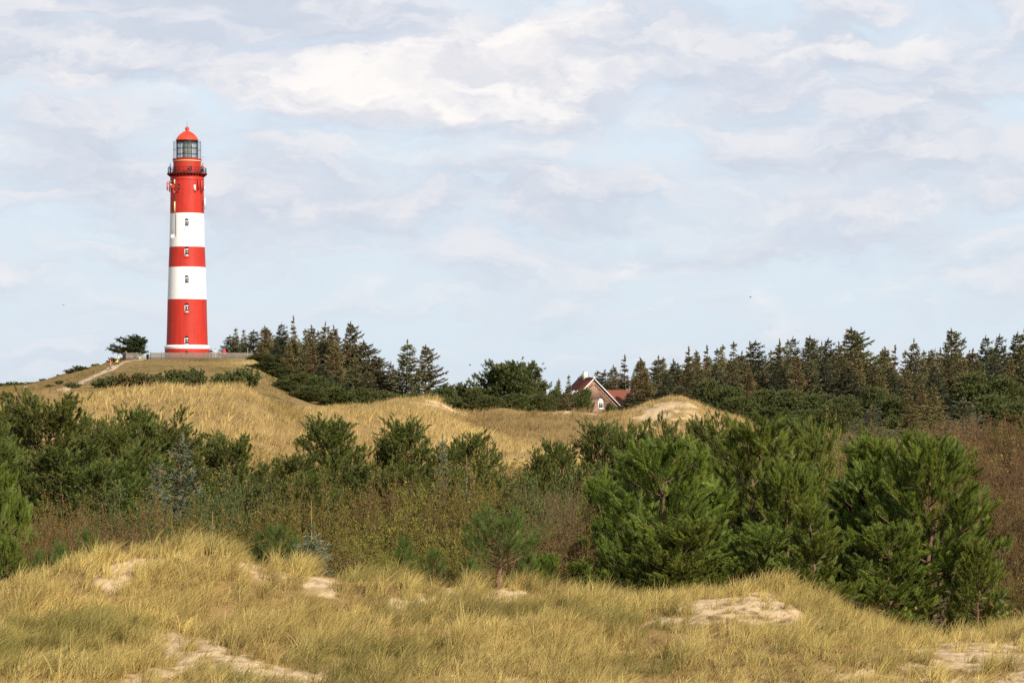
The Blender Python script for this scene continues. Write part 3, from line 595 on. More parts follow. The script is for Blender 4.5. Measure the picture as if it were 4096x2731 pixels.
fence('short paling fence with a shaded end, left of the gateway under the wind-bent pine', [(X(482, 503), 505.5), (X(500, FY), FY + 1.0), (X(556, FY), FY + .5)], 1.28, 2)
gx0 = X(578, FY); gzz = gz(gx0, FY + 1)
gr = tag(empty('gateway', (gx0, FY + 1.2, gzz)), 'low gate with pale top rail at the head of the path', 'gate')
G = Geo(); G.box((0, 0, .95), (1.75, .08, .08)); G.box((0, 0, .25), (1.75, .06, .06)); G.build('rail', M_frame, gr)
for dx in (-.88, .88): G = Geo(); G.box((dx, 0, .6), (.12, .12, 1.3)); G.build('post', M_pale, gr)
G = Geo(); 
for i in range(11): G.box((-.75 + i * .15, .05, .55), (.05, .03, .75))
G.build('slat', M_pale, gr)
bn = tag(empty('litter_bin', (X(591, FY), FY - .2, gz(X(591, FY), FY - .2))), 'dark litter bin beside the gate at the head of the path', 'bin')
G = Geo(); G.lathe([(.01, .12), (.2, .12), (.24, .95), (.26, .97), (.26, 1.0), (.2, 1.0), (.18, .9), (.01, .88)], 20); G.build('bin_body', M_dark, bn, smooth=False)
G = Geo(); G.tube([(0, .2, -.2), (0, .2, 1.0)], .04, 6); G.build('post', M_grey, bn)
sg = tag(empty('marker_board', (X(561, FY), FY - .8, gz(X(561, FY), FY - .8))), 'small yellowish board low down in front of the fence by the gate', 'board')
G = Geo(); G.box((0, 0, .34), (.42, .03, .28), M=np.array(Matrix.Rotation(-.25, 3, 'X'))); G.build('panel', simple('faded_yellow_paint', s2l(190, 186, 96), .6), sg)
for dx in (-.15, .15): G = Geo(); G.box((dx, .03, .1), (.05, .04, .5)); G.build('leg', M_pale, sg)
sh = tag(empty('signpost', (X(990.5, 504), 504, gz(X(990.5, 504), 504))), 'thin grey post with a small crosshead rising behind the right end of the fence', 'post')
G = Geo(); G.tube([(0, 0, -.2), (0, 0, 1.95)], .045, 7); G.build('pole', M_grey, sh); G = Geo(); G.box((0, 0, 1.98), (.32, .06, .06)); G.build('crosshead', M_grey, sh)
hr = tag(empty('handrail', (X(1009, 500), 500, gz(X(1009, 500), 500))), 'sloping wooden handrail dropping from the right end of the fence', 'handrail')
G = Geo(); G.tube([(0, 0, 1.0), (.65, -.1, .35)], .035, 6); G.build('rail', M_pale, hr)
for k_, (a, z_) in enumerate(((0.02, 1.0), (.63, .36))): G = Geo(); G.tube([(a, -.1 * a, -1.2), (a, -.1 * a, z_)], .045, 6); G.build('post', M_pale, hr)
of = tag(empty('beam', (X(507, 506), 506, gz(X(507, 506), 506))), 'bright orange slanting beam showing above the fence under the wind-bent pine', 'beam')
G = Geo(); a = Vector(((502 - 507) / F * 506, 0, Zp(1405, 506) - of.location.z)); b_ = Vector(((521 - 507) / F * 506, .1, -.05)); bb = Vector(((515 - 507) / F * 506, .1, Zp(1415, 506) - of.location.z)); G.tube([a, bb], .09, 8); G.build('arm', simple('orange_paint', s2l(236, 150, 60), .5), of)
G = Geo(); G.tube([bb, (bb.x + .1, bb.y, -.1)], .06, 6); G.build('post', M_pale, of)

# ------------------------------------------------------------------ house
m, t, b = mat_new('brown_brick'); tcn = nd('ShaderNodeTexCoord', t); mp = nd('ShaderNodeMapping', t); mp.inputs['Rotation'].default_value = (math.pi / 2, 0, 0); t.links.new(tcn.outputs['Object'], mp.inputs[0])
br = nd('ShaderNodeTexBrick', t); br.inputs['Scale'].default_value = 2.2; br.inputs['Color1'].default_value = (*s2l(122, 84, 66), 1); br.inputs['Color2'].default_value = (*s2l(152, 108, 84), 1); br.inputs['Mortar'].default_value = (*s2l(168, 144, 124), 1); br.inputs['Mortar Size'].default_value = .03
t.links.new(mp.outputs[0], br.inputs[0]); t.links.new(br.outputs[0], b.inputs['Base Color']); b.inputs['Roughness'].default_value = .9; M_brick = m
M_brickd = simple('dark_brick_pattern', s2l(70, 54, 52), .9)
M_tile = simple('terracotta_roof_tiles', s2l(138, 72, 54), .8, var=.22, scale=1.6, bump=.15)
M_tile2 = simple('orange_pantiles', s2l(128, 74, 56), .85, var=.18, scale=2.4, bump=.15)
HY = 480.0; HX = X(2374.5, HY); HG = gz(HX, HY); yaw = math.radians(15)
HS = tag(empty('house', (HX, HY, HG), yaw), 'brown brick gabled house with red tiled roof half hidden behind the dune', 'house')
hr_ = Zp(1513, HY) - HG; wl = 5.35; ev = hr_ - wl; dep = 9.0
def gable(half, zr, ze, y0, y1, th=None):
    V = [(-half, y0, -1), (half, y0, -1), (half, y0, ze), (0, y0, zr), (-half, y0, ze)]; V += [(x_, y1, z_) for x_, _, z_ in V]
    T = [[0, 1, 2], [0, 2, 3], [0, 3, 4], [5, 7, 6], [5, 8, 7], [5, 9, 8]]; G = Geo(); G.add(V, T)
    Q = [[0, 5, 6, 1], [1, 6, 7, 2], [2, 7, 8, 3], [3, 8, 9, 4], [4, 9, 5, 0]]; G.t.append(np.array([[a, b_, c] for a, b_, c, d in Q] + [[a, c, d] for a, b_, c, d in Q])); return weld(G.mesh('wall'))
wl_me = gable(wl, hr_ - .05, ev - .05, 0, dep)
def wincut(cx, zc, w, h): return arch_prism(cx, zc - h / 2, zc + h / 2 + w * .3, w, -.3, .25)
zw0, zw1 = Zp(1634, HY) - HG, Zp(1599, HY) - HG; wxs = [(2403.5 - 2374.5) / F * HY / math.cos(yaw), (2345 - 2374.5) / F * HY / math.cos(yaw)]
wall = link('wall', bool_cut(wl_me, [arch_prism(w_, zw0, zw1 + .25, .9, -.3, .22) for w_ in wxs]), M_brick, HS); wall.data.materials.clear(); wall.data.materials.append(M_brick)
M_blind = simple('pale_roller_blind', s2l(206, 206, 186), .8, var=.05)
for w_ in wxs:
    G = Geo(); 
    for s_ in (-1, 1): G.box((w_ + s_ * .39, .1, (zw0 + zw1) / 2), (.11, .1, zw1 - zw0))
    G.box((w_, .1, zw0 + .06), (.67, .12, .12)); G.box((w_, .1, zw1 + .04), (.89, .1, .34)); G.box((w_, -.02, zw0 - .03), (1.05, .2, .09)); f_ = G.build('window', M_frame, HS)
    G = Geo(); G.box((w_, .13, (zw0 + zw1) / 2 - .2), (.67, .02, zw1 - zw0 - .5)); G.build('pane', M_pane, f_)
    G = Geo(); G.box((w_, .12, zw1 - .38), (.67, .03, .62)); G.build('blind', M_blind, f_)
G = Geo()
for i in range(1, 17):
    f = i / 17 * wl * .98
    for s_ in (-1, 1): z_ = hr_ - f - .75 - (.04 if i % 2 else 0); G.box((s_ * (f - .05), -.035, z_), (.34, .07, .10)); G.box((s_ * (f + .08), -.03, z_ - .14), (.12, .06, .2))
G.build('stepped_brick_frieze', M_brickd, wall)
def slope(name, half, zr, ze, y0, y1, side, mat, parent, over=.35, courses=18, th=.07):
    G = Geo(); L_ = math.hypot(half + over, zr - ze + over); ux, uz = side * (half + over) / L_, -(zr - ze + over) / L_
    for i in range(courses):
        a, b_ = i / courses * L_, (i + 1) / courses * L_ + .05; nx, nz = -uz * side * side, ux * side
        nrm = Vector((side * abs(uz), 0, abs(ux)))
        lo, hi = th * .35, th
        P4 = [Vector((ux * a, 0, zr + uz * a)) + nrm * lo, Vector((ux * b_, 0, zr + uz * b_)) + nrm * hi]
        B4 = [Vector((ux * a, 0, zr + uz * a)) - nrm * .1, Vector((ux * b_, 0, zr + uz * b_)) - nrm * .1]
        V = [(p.x, y_, p.z) for y_ in (y0, y1) for p in (P4[0], P4[1], B4[1], B4[0])]
        G.add(V, [[0, 1, 5, 4], [1, 2, 6, 5], [2, 3, 7, 6], [0, 3, 2, 1], [4, 5, 6, 7]])
    return G.build(name, mat, parent)
roof = slope('roof', wl, hr_, ev, -.3, dep + .3, -1, M_tile, HS); roof2 = slope('roof', wl, hr_, ev, -.3, dep + .3, 1, M_tile, HS)
G = Geo(); G.tube([(0, -.3, hr_ + .07), (0, dep + .3, hr_ + .07)], .12, 8); G.build('ridge_tiles', M_tile, roof)
for s_ in (-1, 1):
    G = Geo(); L_ = math.hypot(wl + .35, wl + .35); ang = math.atan2(1, 1); G.box((s_ * (wl + .35) / 2, -.34, hr_ - (wl + .35) / 2 - .02), (L_, .06, .13), M=np.array(Matrix.Rotation(s_ * ang, 3, 'Y'))); G.build('bargeboard', M_frame, HS)
G = Geo(); G.box((0, -.36, hr_ + .12), (.3, .1, .42)); G.build('gable_cap', M_frame, HS)
G = Geo(); cy0 = 5.0; G.box((0, cy0, hr_ + .3), (.7, .7, 1.6)); ch = G.build('chimney', simple('whitewashed_brick', s2l(214, 206, 194), .8, var=.1, scale=3), roof)
G = Geo(); G.box((0, cy0, hr_ + 1.12), (.78, .78, .08)); G.tube([(0, cy0, hr_ + 1.1), (0, cy0, hr_ + 1.38)], .16, 10); G.build('chimney_cap', M_dark, ch) if False else None
wn = gable(3.0, ev + 2.85, ev - .2, 0, 1)
WR = tag(empty('annex_root', (0, 0, 0)), None) if False else None
# side wing with its ridge at right angles
zr2 = Zp(1560, HY) - HG; wh = 2.9; wy = 3.9; G = Geo()
V = [(2.0, wy - wh, -1), (8.0, wy - wh, -1), (8.0, wy + wh, -1), (2.0, wy + wh, -1), (2.0, wy - wh, zr2 - wh), (8.0, wy - wh, zr2 - wh), (8.0, wy + wh, zr2 - wh), (2.0, wy + wh, zr2 - wh), (2.0, wy, zr2 - .08), (8.0, wy, zr2 - .08)]
G.add(V, [[0, 1, 5, 4], [1, 2, 6, 5], [2, 3, 7, 6], [4, 5, 9, 8], [7, 8, 9, 6]]); G.add([V[5], V[6], V[9]], [[0, 1, 2]]); G.build('wing_wall', M_brick, HS)
for s_ in (-1, 1):
    G = Geo(); nrm = Vector((0, s_ * .7071, .7071)); n = 30
    for i in range(n):      # pantile rolls running up the slope
        x0_, x1_ = 1.6 + i * .222, 1.6 + (i + 1) * .222
        for (xa, xb, lf) in ((x0_, (x0_ + x1_) / 2, .07), ((x0_ + x1_) / 2, x1_, .02)):
            p0, p1 = Vector((0, wy, zr2)) + nrm * lf, Vector((0, wy + s_ * (wh + .4), zr2 - wh - .4)) + nrm * lf; q0, q1 = p0 - nrm * (.1 + lf), p1 - nrm * (.1 + lf)
            G.add([(x_, p.y, p.z) for x_ in (xa, xb) for p in (p0, p1, q1, q0)], [[0, 1, 5, 4], [1, 2, 6, 5], [0, 3, 2, 1], [4, 5, 6, 7]])
    G.build('wing_roof', M_tile2, HS)
# dish and dormer frames on the left slope
G = Geo(); G.lathe([(.01, .12), (.45, .06), (.62, -.08), (.64, -.05), (.45, .1), (.01, .16)], 24); me = G.mesh('satellite_dish'); me.shade_smooth()
sd = link('satellite_dish', me, M_grey, HS, (-3.9, 3.6, hr_ - 3.2)); sd.rotation_euler = (math.radians(80), 0, math.radians(-35))
G = Geo(); G.tube([(0, 0, 0), (.1, -.5, -.9)], .03, 6); G.build('mast', M_grey, sd)
for (yy, dd) in ((2.2, 2.6), (4.2, 2.6)):
    G = Geo(); zz = hr_ - dd; Mr = np.array(Matrix.Rotation(-math.pi / 4, 3, 'Y'))
    for off, dm in (((0, -.55, 0), (1.1, .08, .1)), ((0, .55, 0), (1.1, .08, .1))): G.box((-dd - .1 + off[0], yy + off[1], zz + .14), dm, M=Mr)
    for o_ in (-.52, .52): v_ = Mr @ np.array([o_, 0, .0]); G.box((-dd - .1 + v_[0], yy, zz + .14 + v_[2]), (.08, 1.1, .1), M=Mr)
    sk = G.build('skylight', M_frame, roof)
# ------------------------------------------------------------------ plants
M_bark = simple('pine_bark', s2l(112, 86, 66), .9, var=.3, scale=9, bump=.4)
M_bark2 = simple('grey_twigs', s2l(104, 88, 58), .9, var=.25, scale=6)
M_needle = foliage('pine_needles', .12, .5, .35)
M_leaf = foliage('shrub_leaves', .2, .6, .2)
def nrmz(a): return a / (np.linalg.norm(a, axis=-1, keepdims=True) + 1e-9)
def shoots(G, P, D, L_, per, nl, nw, c1, c2, rng, spread=(.35, .9), tipc=None, dup=1, jit=.1):
    if dup > 1:
        P = np.repeat(np.asarray(P), dup, 0); D = np.repeat(nrmz(np.asarray(D)), dup, 0); L_ = np.repeat(L_, dup); k_ = np.arange(len(P)) % dup > 0
        P = P + rng.normal(0, jit, P.shape) * k_[:, None]; D = D + rng.normal(0, .35, D.shape) * k_[:, None]
    """bottle-brush shoots: needles as single narrow triangles round each axis"""
    P = np.asarray(P); D = nrmz(np.asarray(D)); n = len(P); L_ = np.broadcast_to(L_, (n,)); i = np.repeat(np.arange(n), per); m = len(i)
    t_ = rng.random(m) ** .8; ax = D[i]; base = P[i] + ax * (L_[i] * t_)[:, None]
    r1 = nrmz(rng.normal(size=(m, 3))); side = nrmz(r1 - (r1 * ax).sum(1)[:, None] * ax); ang = spread[1] + (spread[0] - spread[1]) * t_ + rng.normal(0, .08, m)
    d = ax * np.cos(ang)[:, None] + side * np.sin(ang)[:, None]; ln = nl * rng.uniform(.7, 1.15, m); tip = base + d * ln[:, None]
    w = nrmz(np.cross(d, rng.normal(size=(m, 3)))) * (nw * .5)
    V = np.stack([base - w, base + w, tip], 1).reshape(-1, 3); T = np.arange(3 * m).reshape(m, 3)
    k = rng.random((n, 1)); c = (np.array(c1) * (1 - k) + np.array(c2) * k)[i] * rng.uniform(.75, 1.25, (m, 1))
    if tipc is not None:
        q_ = (rng.random(m) < tipc[1])[:, None]; c = np.where(q_, np.array(tipc[0]), c)
    G.add(V, T, np.repeat(np.clip(c, 0, 1), 3, 0))
def pine_mesh(seed, H, R, whorls, prof, sp, per, nl, nw, sL, c1, c2, lean=(0, 0), base=.04, asym=(0, 0), r0=.07, gap=0, updir=.7, leaders=1, spread=(.35, .9), tipc=None, curv=.55, dup=1, jit=.1):
    """returns (wood mesh, crown mesh)"""
    rng = np.random.default_rng(seed); Wd = Geo(); P = []; D = []
    nT = 14; tz = np.linspace(0, 1, nT); wob = np.cumsum(rng.normal(0, .018 * H, (nT, 2)), 0) * .5
    trunk = np.stack([wob[:, 0] + lean[0] * tz ** 1.5, wob[:, 1] + lean[1] * tz ** 1.5, tz * H], 1); trunk[0, :2] = 0
    rad = r0 * (1 - tz) ** .8 + .008; Wd.tube(np.vstack([[0, 0, -.4], trunk]), np.r_[r0 * 1.1, rad], 7)
    def tp(f): return np.array([np.interp(f, tz, trunk[:, k]) for k in range(3)])
    for wi in range(whorls):
        f = base + (.97 - base) * (wi + rng.uniform(-.25, .25)) / whorls; f = min(max(f, .01), .98)
        nb = rng.integers(4, 7) if f < .85 else rng.integers(3, 5); a0 = rng.uniform(0, 6.28)
        for b_ in range(nb):
            if gap and rng.random() < gap: continue
            az = a0 + b_ * 6.283 / nb + rng.normal(0, .25); Lb = R * prof(f) * rng.uniform(.62, 1.15) * (1 + asym[0] * math.cos(az - asym[1]))
            if Lb < .15 * sp / .2: Lb = .15 * sp / .2
            e = rng.uniform(.05, .4) + .7 * f ** 2; p = tp(f); st = max(3, int(Lb / (sp * .9))); pts = [p]; h = np.array([math.cos(az), math.sin(az), 0])
            for s_ in range(st):
                e2 = e + (curv * (s_ / st)); az += rng.normal(0, .09); h = np.array([math.cos(az), math.sin(az), 0]); d = h * math.cos(e2) + np.array([0, 0, 1]) * math.sin(e2); p = p + d * Lb / st; pts.append(p)
                fr = (s_ + 1) / st
                if fr < .28 and Lb > .5: continue
                rem = Lb * (1 - fr)
                for sg in (-1, 1):
                    if rng.random() < .15: continue
                    l2 = (.42 * rem + sp * .9) * rng.uniform(.5, 1.1); az2 = az + sg * rng.uniform(.6, 1.15); h2 = np.array([math.cos(az2), math.sin(az2), 0]); q_ = p.copy(); n2 = max(1, int(l2 / sp)); tw = [q_]
                    for s2 in range(n2):
                        ee = e2 * .6 + .15 + .5 * s2 / n2; d2 = h2 * math.cos(ee) + np.array([0, 0, 1]) * math.sin(ee); q_ = q_ + d2 * (l2 / n2); tw.append(q_)
                        P.append(q_ - d2 * sL * .3); up = d2 * .75 + np.array([0, 0, updir]) + rng.normal(0, .28, 3); D.append(up)
                    if l2 > sp * 2: Wd.tube(np.array(tw), np.linspace(.012, .006, len(tw)) * (sp / .2), 4, cap=False)
                P.append(p - d * sL * .3); D.append(d * .8 + np.array([0, 0, updir]) + rng.normal(0, .2, 3))
            Wd.tube(np.array(pts), np.linspace(.30 * r0 * (1 - f * .6) + .006, .008 * (sp / .2), len(pts)), 5, cap=False)
    for k in range(3): P.append(tp(.93 + .03 * k)); D.append(np.array([rng.normal(0, .08), rng.normal(0, .08), 1]))
    for k in range(leaders * 4): a = rng.uniform(0, 6.28); P.append(tp(.9)); D.append(np.array([.5 * math.cos(a), .5 * math.sin(a), 1]))
    C = Geo(); shoots(C, P, D, rng.uniform(.75, 1.25, len(P)) * sL, per, nl, nw, c1, c2, rng, spread, tipc, dup, jit)
    return Wd.mesh('trunk'), C.mesh('crown'), len(P)
rnd = lambda f: min(1.0, .62 + 1.5 * f) * max(.0, 1 - f) ** .55 * 1.12 if f > 0 else .62
conic = lambda f: (1 - f) ** .8 * min(1, .75 + f)
umb = lambda f: 0.25 if f < .35 else max(.18, math.sin(min(1, (f - .3) / .75) * math.pi) ** .6)
dome = lambda f: .55 if f < .3 else max(.12, (1 - ((f - .42) / .6) ** 2 if f > .42 else 1)) ** .5
NEARG = (s2l(122, 132, 46), s2l(86, 104, 40)); MIDG = (s2l(106, 112, 42), s2l(76, 86, 38)); FARG = (s2l(106, 110, 56), s2l(80, 86, 46))
LIB = {}
def lib(k, f): 
    if k not in LIB: LIB[k] = f()
    return LIB[k]
def near_pine(v):
    return lib(('near', v), lambda: pine_mesh(100 + v, 4.6, [1.75, 1.9, 1.5][v], [13, 13, 13][v], [rnd, rnd, conic][v], .30, 190, .145, .0085, .31, *NEARG, r0=.06, spread=(.22, .75), curv=.3, dup=2, jit=.10, updir=.95, gap=.2, tipc=(s2l(150, 118, 70), .02)))
def small_pine(v):
    return lib(('small', v), lambda: pine_mesh(120 + v, 1.4, .85, 6, [rnd, conic][v], .16, 70, .11, .0052, .2, s2l(100, 114, 46), s2l(76, 96, 40), r0=.035, spread=(.25, .8), gap=.15, updir=.9))
def mid_pine(v):
    return lib(('mid', v), lambda: pine_mesh(140 + v, 6.0, [2.3, 2.6, 2.1, 2.4][v], [15, 14, 16, 13][v], [dome, rnd, dome, rnd][v], .34, 90, .12, .018, .29, *MIDG, r0=.10, curv=.15, dup=3, jit=.17, updir=.75, base=[.05, .04, .1, .03][v], gap=[.12, .2, .16, .08][v], asym=(.3, 1.0), spread=(.4, .95), tipc=(s2l(120, 98, 58), .03)))
def far_pine(v):
    return lib(('far', v), lambda: pine_mesh(160 + v, 7.0, [4.2, 4.8, 3.6][v], [12, 9, 12][v], [rnd, dome, rnd][v], .42, 22, .28, .10, .45, *FARG, r0=.2, curv=.75, dup=3, jit=.34, base=[.02, .16, .03][v], lean=[(0, 0), (.5, 0), (0, 0)][v], spread=(.4, 1.1), updir=.9))
def wind_pine():
    return lib(('wind', 0), lambda: pine_mesh(178, 4.2, 2.5, 12, lambda f: .3 + .85 * (1 - f) ** .8, .24, 24, .16, .06, .3, s2l(78, 88, 50), s2l(58, 70, 44), r0=.13, base=.16, lean=(.9, 0), asym=(.5, 3.14), gap=.22, spread=(.5, 1.2), updir=.5, curv=.35, dup=3, jit=.18))
def spruce_mesh(seed, H, R, wsp, pw, c1, c2, cone, asym, gap, ln=.46, wd=.14, up=.25, dead=0, step=.26, per=9):
    rng = np.random.default_rng(seed); Wd = Geo(); tz = np.linspace(0, 1, 8); tr = np.stack([rng.normal(0, .04, 8), rng.normal(0, .04, 8), tz * H], 1); tr[0, :2] = 0
    Wd.tube(np.vstack([[0, 0, -.6], tr]), np.r_[.17, .16 * (1 - tz) + .012] * (H / 10), 6); P = []; D = []; Ls = []; h = H * .06
    while h < H * .985:
        f = h / H; nb = rng.integers(5, 8) if f < .75 else rng.integers(4, 6); a0 = rng.uniform(0, 6.28); wl_ = 1 + rng.normal(0, .16)
        for b_ in range(nb):
            if rng.random() < gap * (1.6 if f > .6 else 1): continue
            az = a0 + b_ * 6.283 / nb + rng.normal(0, .2); Lb = R * ((1 - f) ** pw * .95 + .035) * wl_ * rng.uniform(.55, 1.25) * (1 + asym * math.cos(az)); e = up * (f - .35) * 1.2 + rng.normal(0, .08)
            st = max(2, int(Lb / step)); p = np.array([0, 0, h]); pts = [p]
            for s_ in range(st):
                ee = e + .5 * (s_ / st) ** 2; d = np.array([math.cos(az) * math.cos(ee), math.sin(az) * math.cos(ee), math.sin(ee)]); p = p + d * Lb / st; pts.append(p)
                if (s_ + 1) / st < .2 and f < .8: continue
                for sg in (-1, 1, 0):
                    a2 = az + sg * rng.uniform(.5, 1.2); P.append(p - d * .08); D.append(np.array([math.cos(a2), math.sin(a2), ee + rng.uniform(-.75, .15) if sg else ee])); Ls.append(1)
            Wd.tube(np.array(pts), np.linspace(.035, .01, len(pts)) * (H / 10), 3, cap=False)
        h += wsp * rng.uniform(.45, 1.25)
    for k in range(5): P.append(np.array([0, 0, H * (.95 + .012 * k)])); D.append(np.array([rng.normal(0, .15), rng.normal(0, .15), 1.])); Ls.append(1)
    P = np.array(P); D = nrmz(np.array(D)); C = Geo(); n = len(P); i = np.repeat(np.arange(n), per); m = len(i)
    b_ = P[i] + D[i] * (rng.random(m) * ln * .8)[:, None]; d = nrmz(D[i] + rng.normal(0, .42, (m, 3)) + np.array([0, 0, -.12])); l_ = ln * rng.uniform(.45, 1.0, m) * .62; tip = b_ + d * l_[:, None]; w = nrmz(np.cross(d, rng.normal(size=(m, 3)))) * wd * .5
    k = fbm(P[:, 0] * .8 + seed, P[:, 2] * .8, seed, 3)[:, None]; cc = (np.array(c1) * (1 - k) + np.array(c2) * k)
    isc = rng.random(n) < cone * .7 * (0.4 + 1.2 * (P[:, 2] / H)); cc = np.where(isc[:, None], np.array(s2l(140, 118, 78)) * rng.uniform(.7, 1.25, (n, 1)), cc); c = cc[i] * rng.uniform(.7, 1.3, (m, 1))
    C.add(np.stack([b_ - w, b_ + w, tip], 1).reshape(-1, 3), np.arange(3 * m).reshape(m, 3), np.repeat(c, 3, 0)); return Wd.mesh('trunk'), C.mesh('crown'), n
SPG = (s2l(92, 94, 62), s2l(112, 106, 70)); SPD = (s2l(74, 82, 62), s2l(92, 94, 66)); SPB = (s2l(122, 110, 70), s2l(98, 94, 60))
def spruce(v):
    par = [(10, 3.0, .34, .8, SPG, .16, .15, .12), (10, 2.7, .34, .95, SPB, .34, .1, .18), (10, 3.4, .36, .75, SPD, .08, .25, .1), (10, 2.6, .34, 1.35, SPG, .25, 0, .3), (10, 3.8, .36, .75, SPG, .22, .35, .08), (10, 2.0, .34, 1.5, SPB, .3, .1, .38)][v]
    return lib(('spruce', v), lambda: spruce_mesh(200 + v, par[0], par[1], par[2], par[3], par[4][0], par[4][1], par[5], par[6], par[7]))
def blue_spruce(v):
    return lib(('blue', v), lambda: spruce_mesh(220 + v, 3.2 if v == 0 else 1.1, 1.15 if v == 0 else .42, .16 if v == 0 else .13, .8, s2l(92, 102, 74), s2l(122, 128, 98), .16 if v == 0 else .0, 0, .08, ln=.17, wd=.03, up=.7, step=.1, per=8))
def leader_spruce(v=0):
    """young spruce with a long bare yellow leader"""
    def f():
        w, c, n = spruce_mesh(231, .75, .42, .12, .7, s2l(96, 110, 84), s2l(120, 130, 104), 0, 0, .1, ln=.14, wd=.018, up=1.0, step=.09, per=9); return w, c, n
    return lib(('leader', v), f)
def shrub_mesh(seed, H, R, stems, leaves, ls, cols, twig=1.0, top=.35, spread=1.0, tw=.004):
    """many-stemmed shrub: forked stems, fine twigs, small leaves set along the twigs"""
    rng = np.random.default_rng(seed); Wd = Geo(); A = []; B = []
    for s_ in range(stems):
        az = rng.uniform(0, 6.28); rr = R * math.sqrt(rng.random()) * spread; hh = H * (1 - top * (rr / R) ** 2) * rng.uniform(.72, 1.08); p0 = np.array([rng.normal(0, R * .2), rng.normal(0, R * .2), -.25]); p3 = np.array([rr * math.cos(az), rr * math.sin(az), hh])
        pm_ = p0 * .45 + p3 * .55 + np.r_[rng.normal(0, R * .1, 2), H * .06]; t_ = np.linspace(0, 1, 7)[:, None]; pts = (1 - t_) ** 2 * p0 + 2 * t_ * (1 - t_) * pm_ + t_ ** 2 * p3
        Wd.tube(pts, np.linspace(.022, .004, 7) * (H / 3) * 1.3, 4, cap=False)
        for k in range(int(16 * twig)):
            f = rng.uniform(.3, 1); q_ = np.array([np.interp(f, t_[:, 0], pts[:, j]) for j in range(3)]); d = nrmz(rng.normal(size=3) * np.array([1, 1, .6]) + np.array([0, 0, .75])); l_ = rng.uniform(.18, .5) * H * .26; A.append(q_); B.append(q_ + d * l_)
            for j in range(2): a_ = q_ + d * l_ * rng.uniform(.3, .9); d2 = nrmz(d + rng.normal(0, .6, 3)); A.append(a_); B.append(a_ + d2 * l_ * .55)
    A = np.array(A); B = np.array(B); n = len(A); w = nrmz(np.cross(B - A, rng.normal(size=(n, 3)))) * tw
    Wd.add(np.stack([A - w, A + w, B], 1).reshape(-1, 3), np.arange(3 * n).reshape(n, 3))
    i = rng.integers(0, n, leaves); t_ = rng.uniform(.15, 1.05, (leaves, 1)); c = A[i] * (1 - t_) + B[i] * t_ + rng.normal(0, .03, (leaves, 3)); u = nrmz(rng.normal(size=(leaves, 3))); v = nrmz(np.cross(u, rng.normal(size=(leaves, 3)))); s_ = ls * rng.uniform(.6, 1.3, (leaves, 1))
    V = np.stack([c - u * s_, c + v * s_ * .45, c + u * s_, c - v * s_ * .45], 1).reshape(-1, 3); o = np.arange(leaves) * 4
    T = np.concatenate([np.stack([o, o + 1, o + 2], 1), np.stack([o, o + 2, o + 3], 1)]); cols = np.array(cols); k = rng.integers(0, len(cols), leaves); cl = cols[k] * rng.uniform(.7, 1.25, (leaves, 1)); C = Geo(); C.add(V, T, np.repeat(cl, 4, 0)); return Wd.mesh('stems'), C.mesh('foliage'), n
OL = [s2l(114, 104, 44), s2l(98, 94, 40), s2l(128, 114, 48), s2l(110, 88, 46)]; BRN = [s2l(124, 98, 54), s2l(104, 84, 46), s2l(134, 106, 58), s2l(100, 88, 42)]; GRN = [s2l(86, 96, 48), s2l(70, 82, 42), s2l(100, 102, 50)]; YEL = [s2l(138, 126, 54), s2l(118, 110, 48), s2l(102, 98, 44)]; REDB = [s2l(130, 84, 58), s2l(112, 72, 50), s2l(132, 104, 62)]
def shrub(kind, v=0):
    P_ = dict(olive=(3.0, 1.9, 54, 24000, .032, OL, 1.2), brown=(3.0, 2.0, 56, 20000, .028, BRN, 1.5), green=(2.6, 1.8, 50, 17000, .036, GRN, 1.0), yellow=(2.8, 1.8, 52, 24000, .032, YEL, 1.1), red=(3.2, 2.1, 60, 13000, .030, REDB, 1.6), bare=(3.2, 1.7, 60, 2500, .02, BRN, 2.6))[kind]
    return lib((kind, v), lambda: shrub_mesh(300 + v * 7 + sum(map(ord, kind)), P_[0], P_[1], P_[2], P_[3], P_[4], P_[5], P_[6]))
def far_bush(v):
    cs = [s2l(88, 94, 50), s2l(72, 80, 44), s2l(104, 102, 56)] if v < 2 else [s2l(100, 96, 56), s2l(120, 92, 58), s2l(74, 76, 44)]
    return lib(('fbush', v), lambda: shrub_mesh(340 + v, 2.0, 1.8, 30, 5200, .13, cs, .8, top=.5, tw=.012))
M_brk = {'near': M_bark, 'small': M_bark, 'mid': M_bark, 'far': M_bark}
FIRST = {}
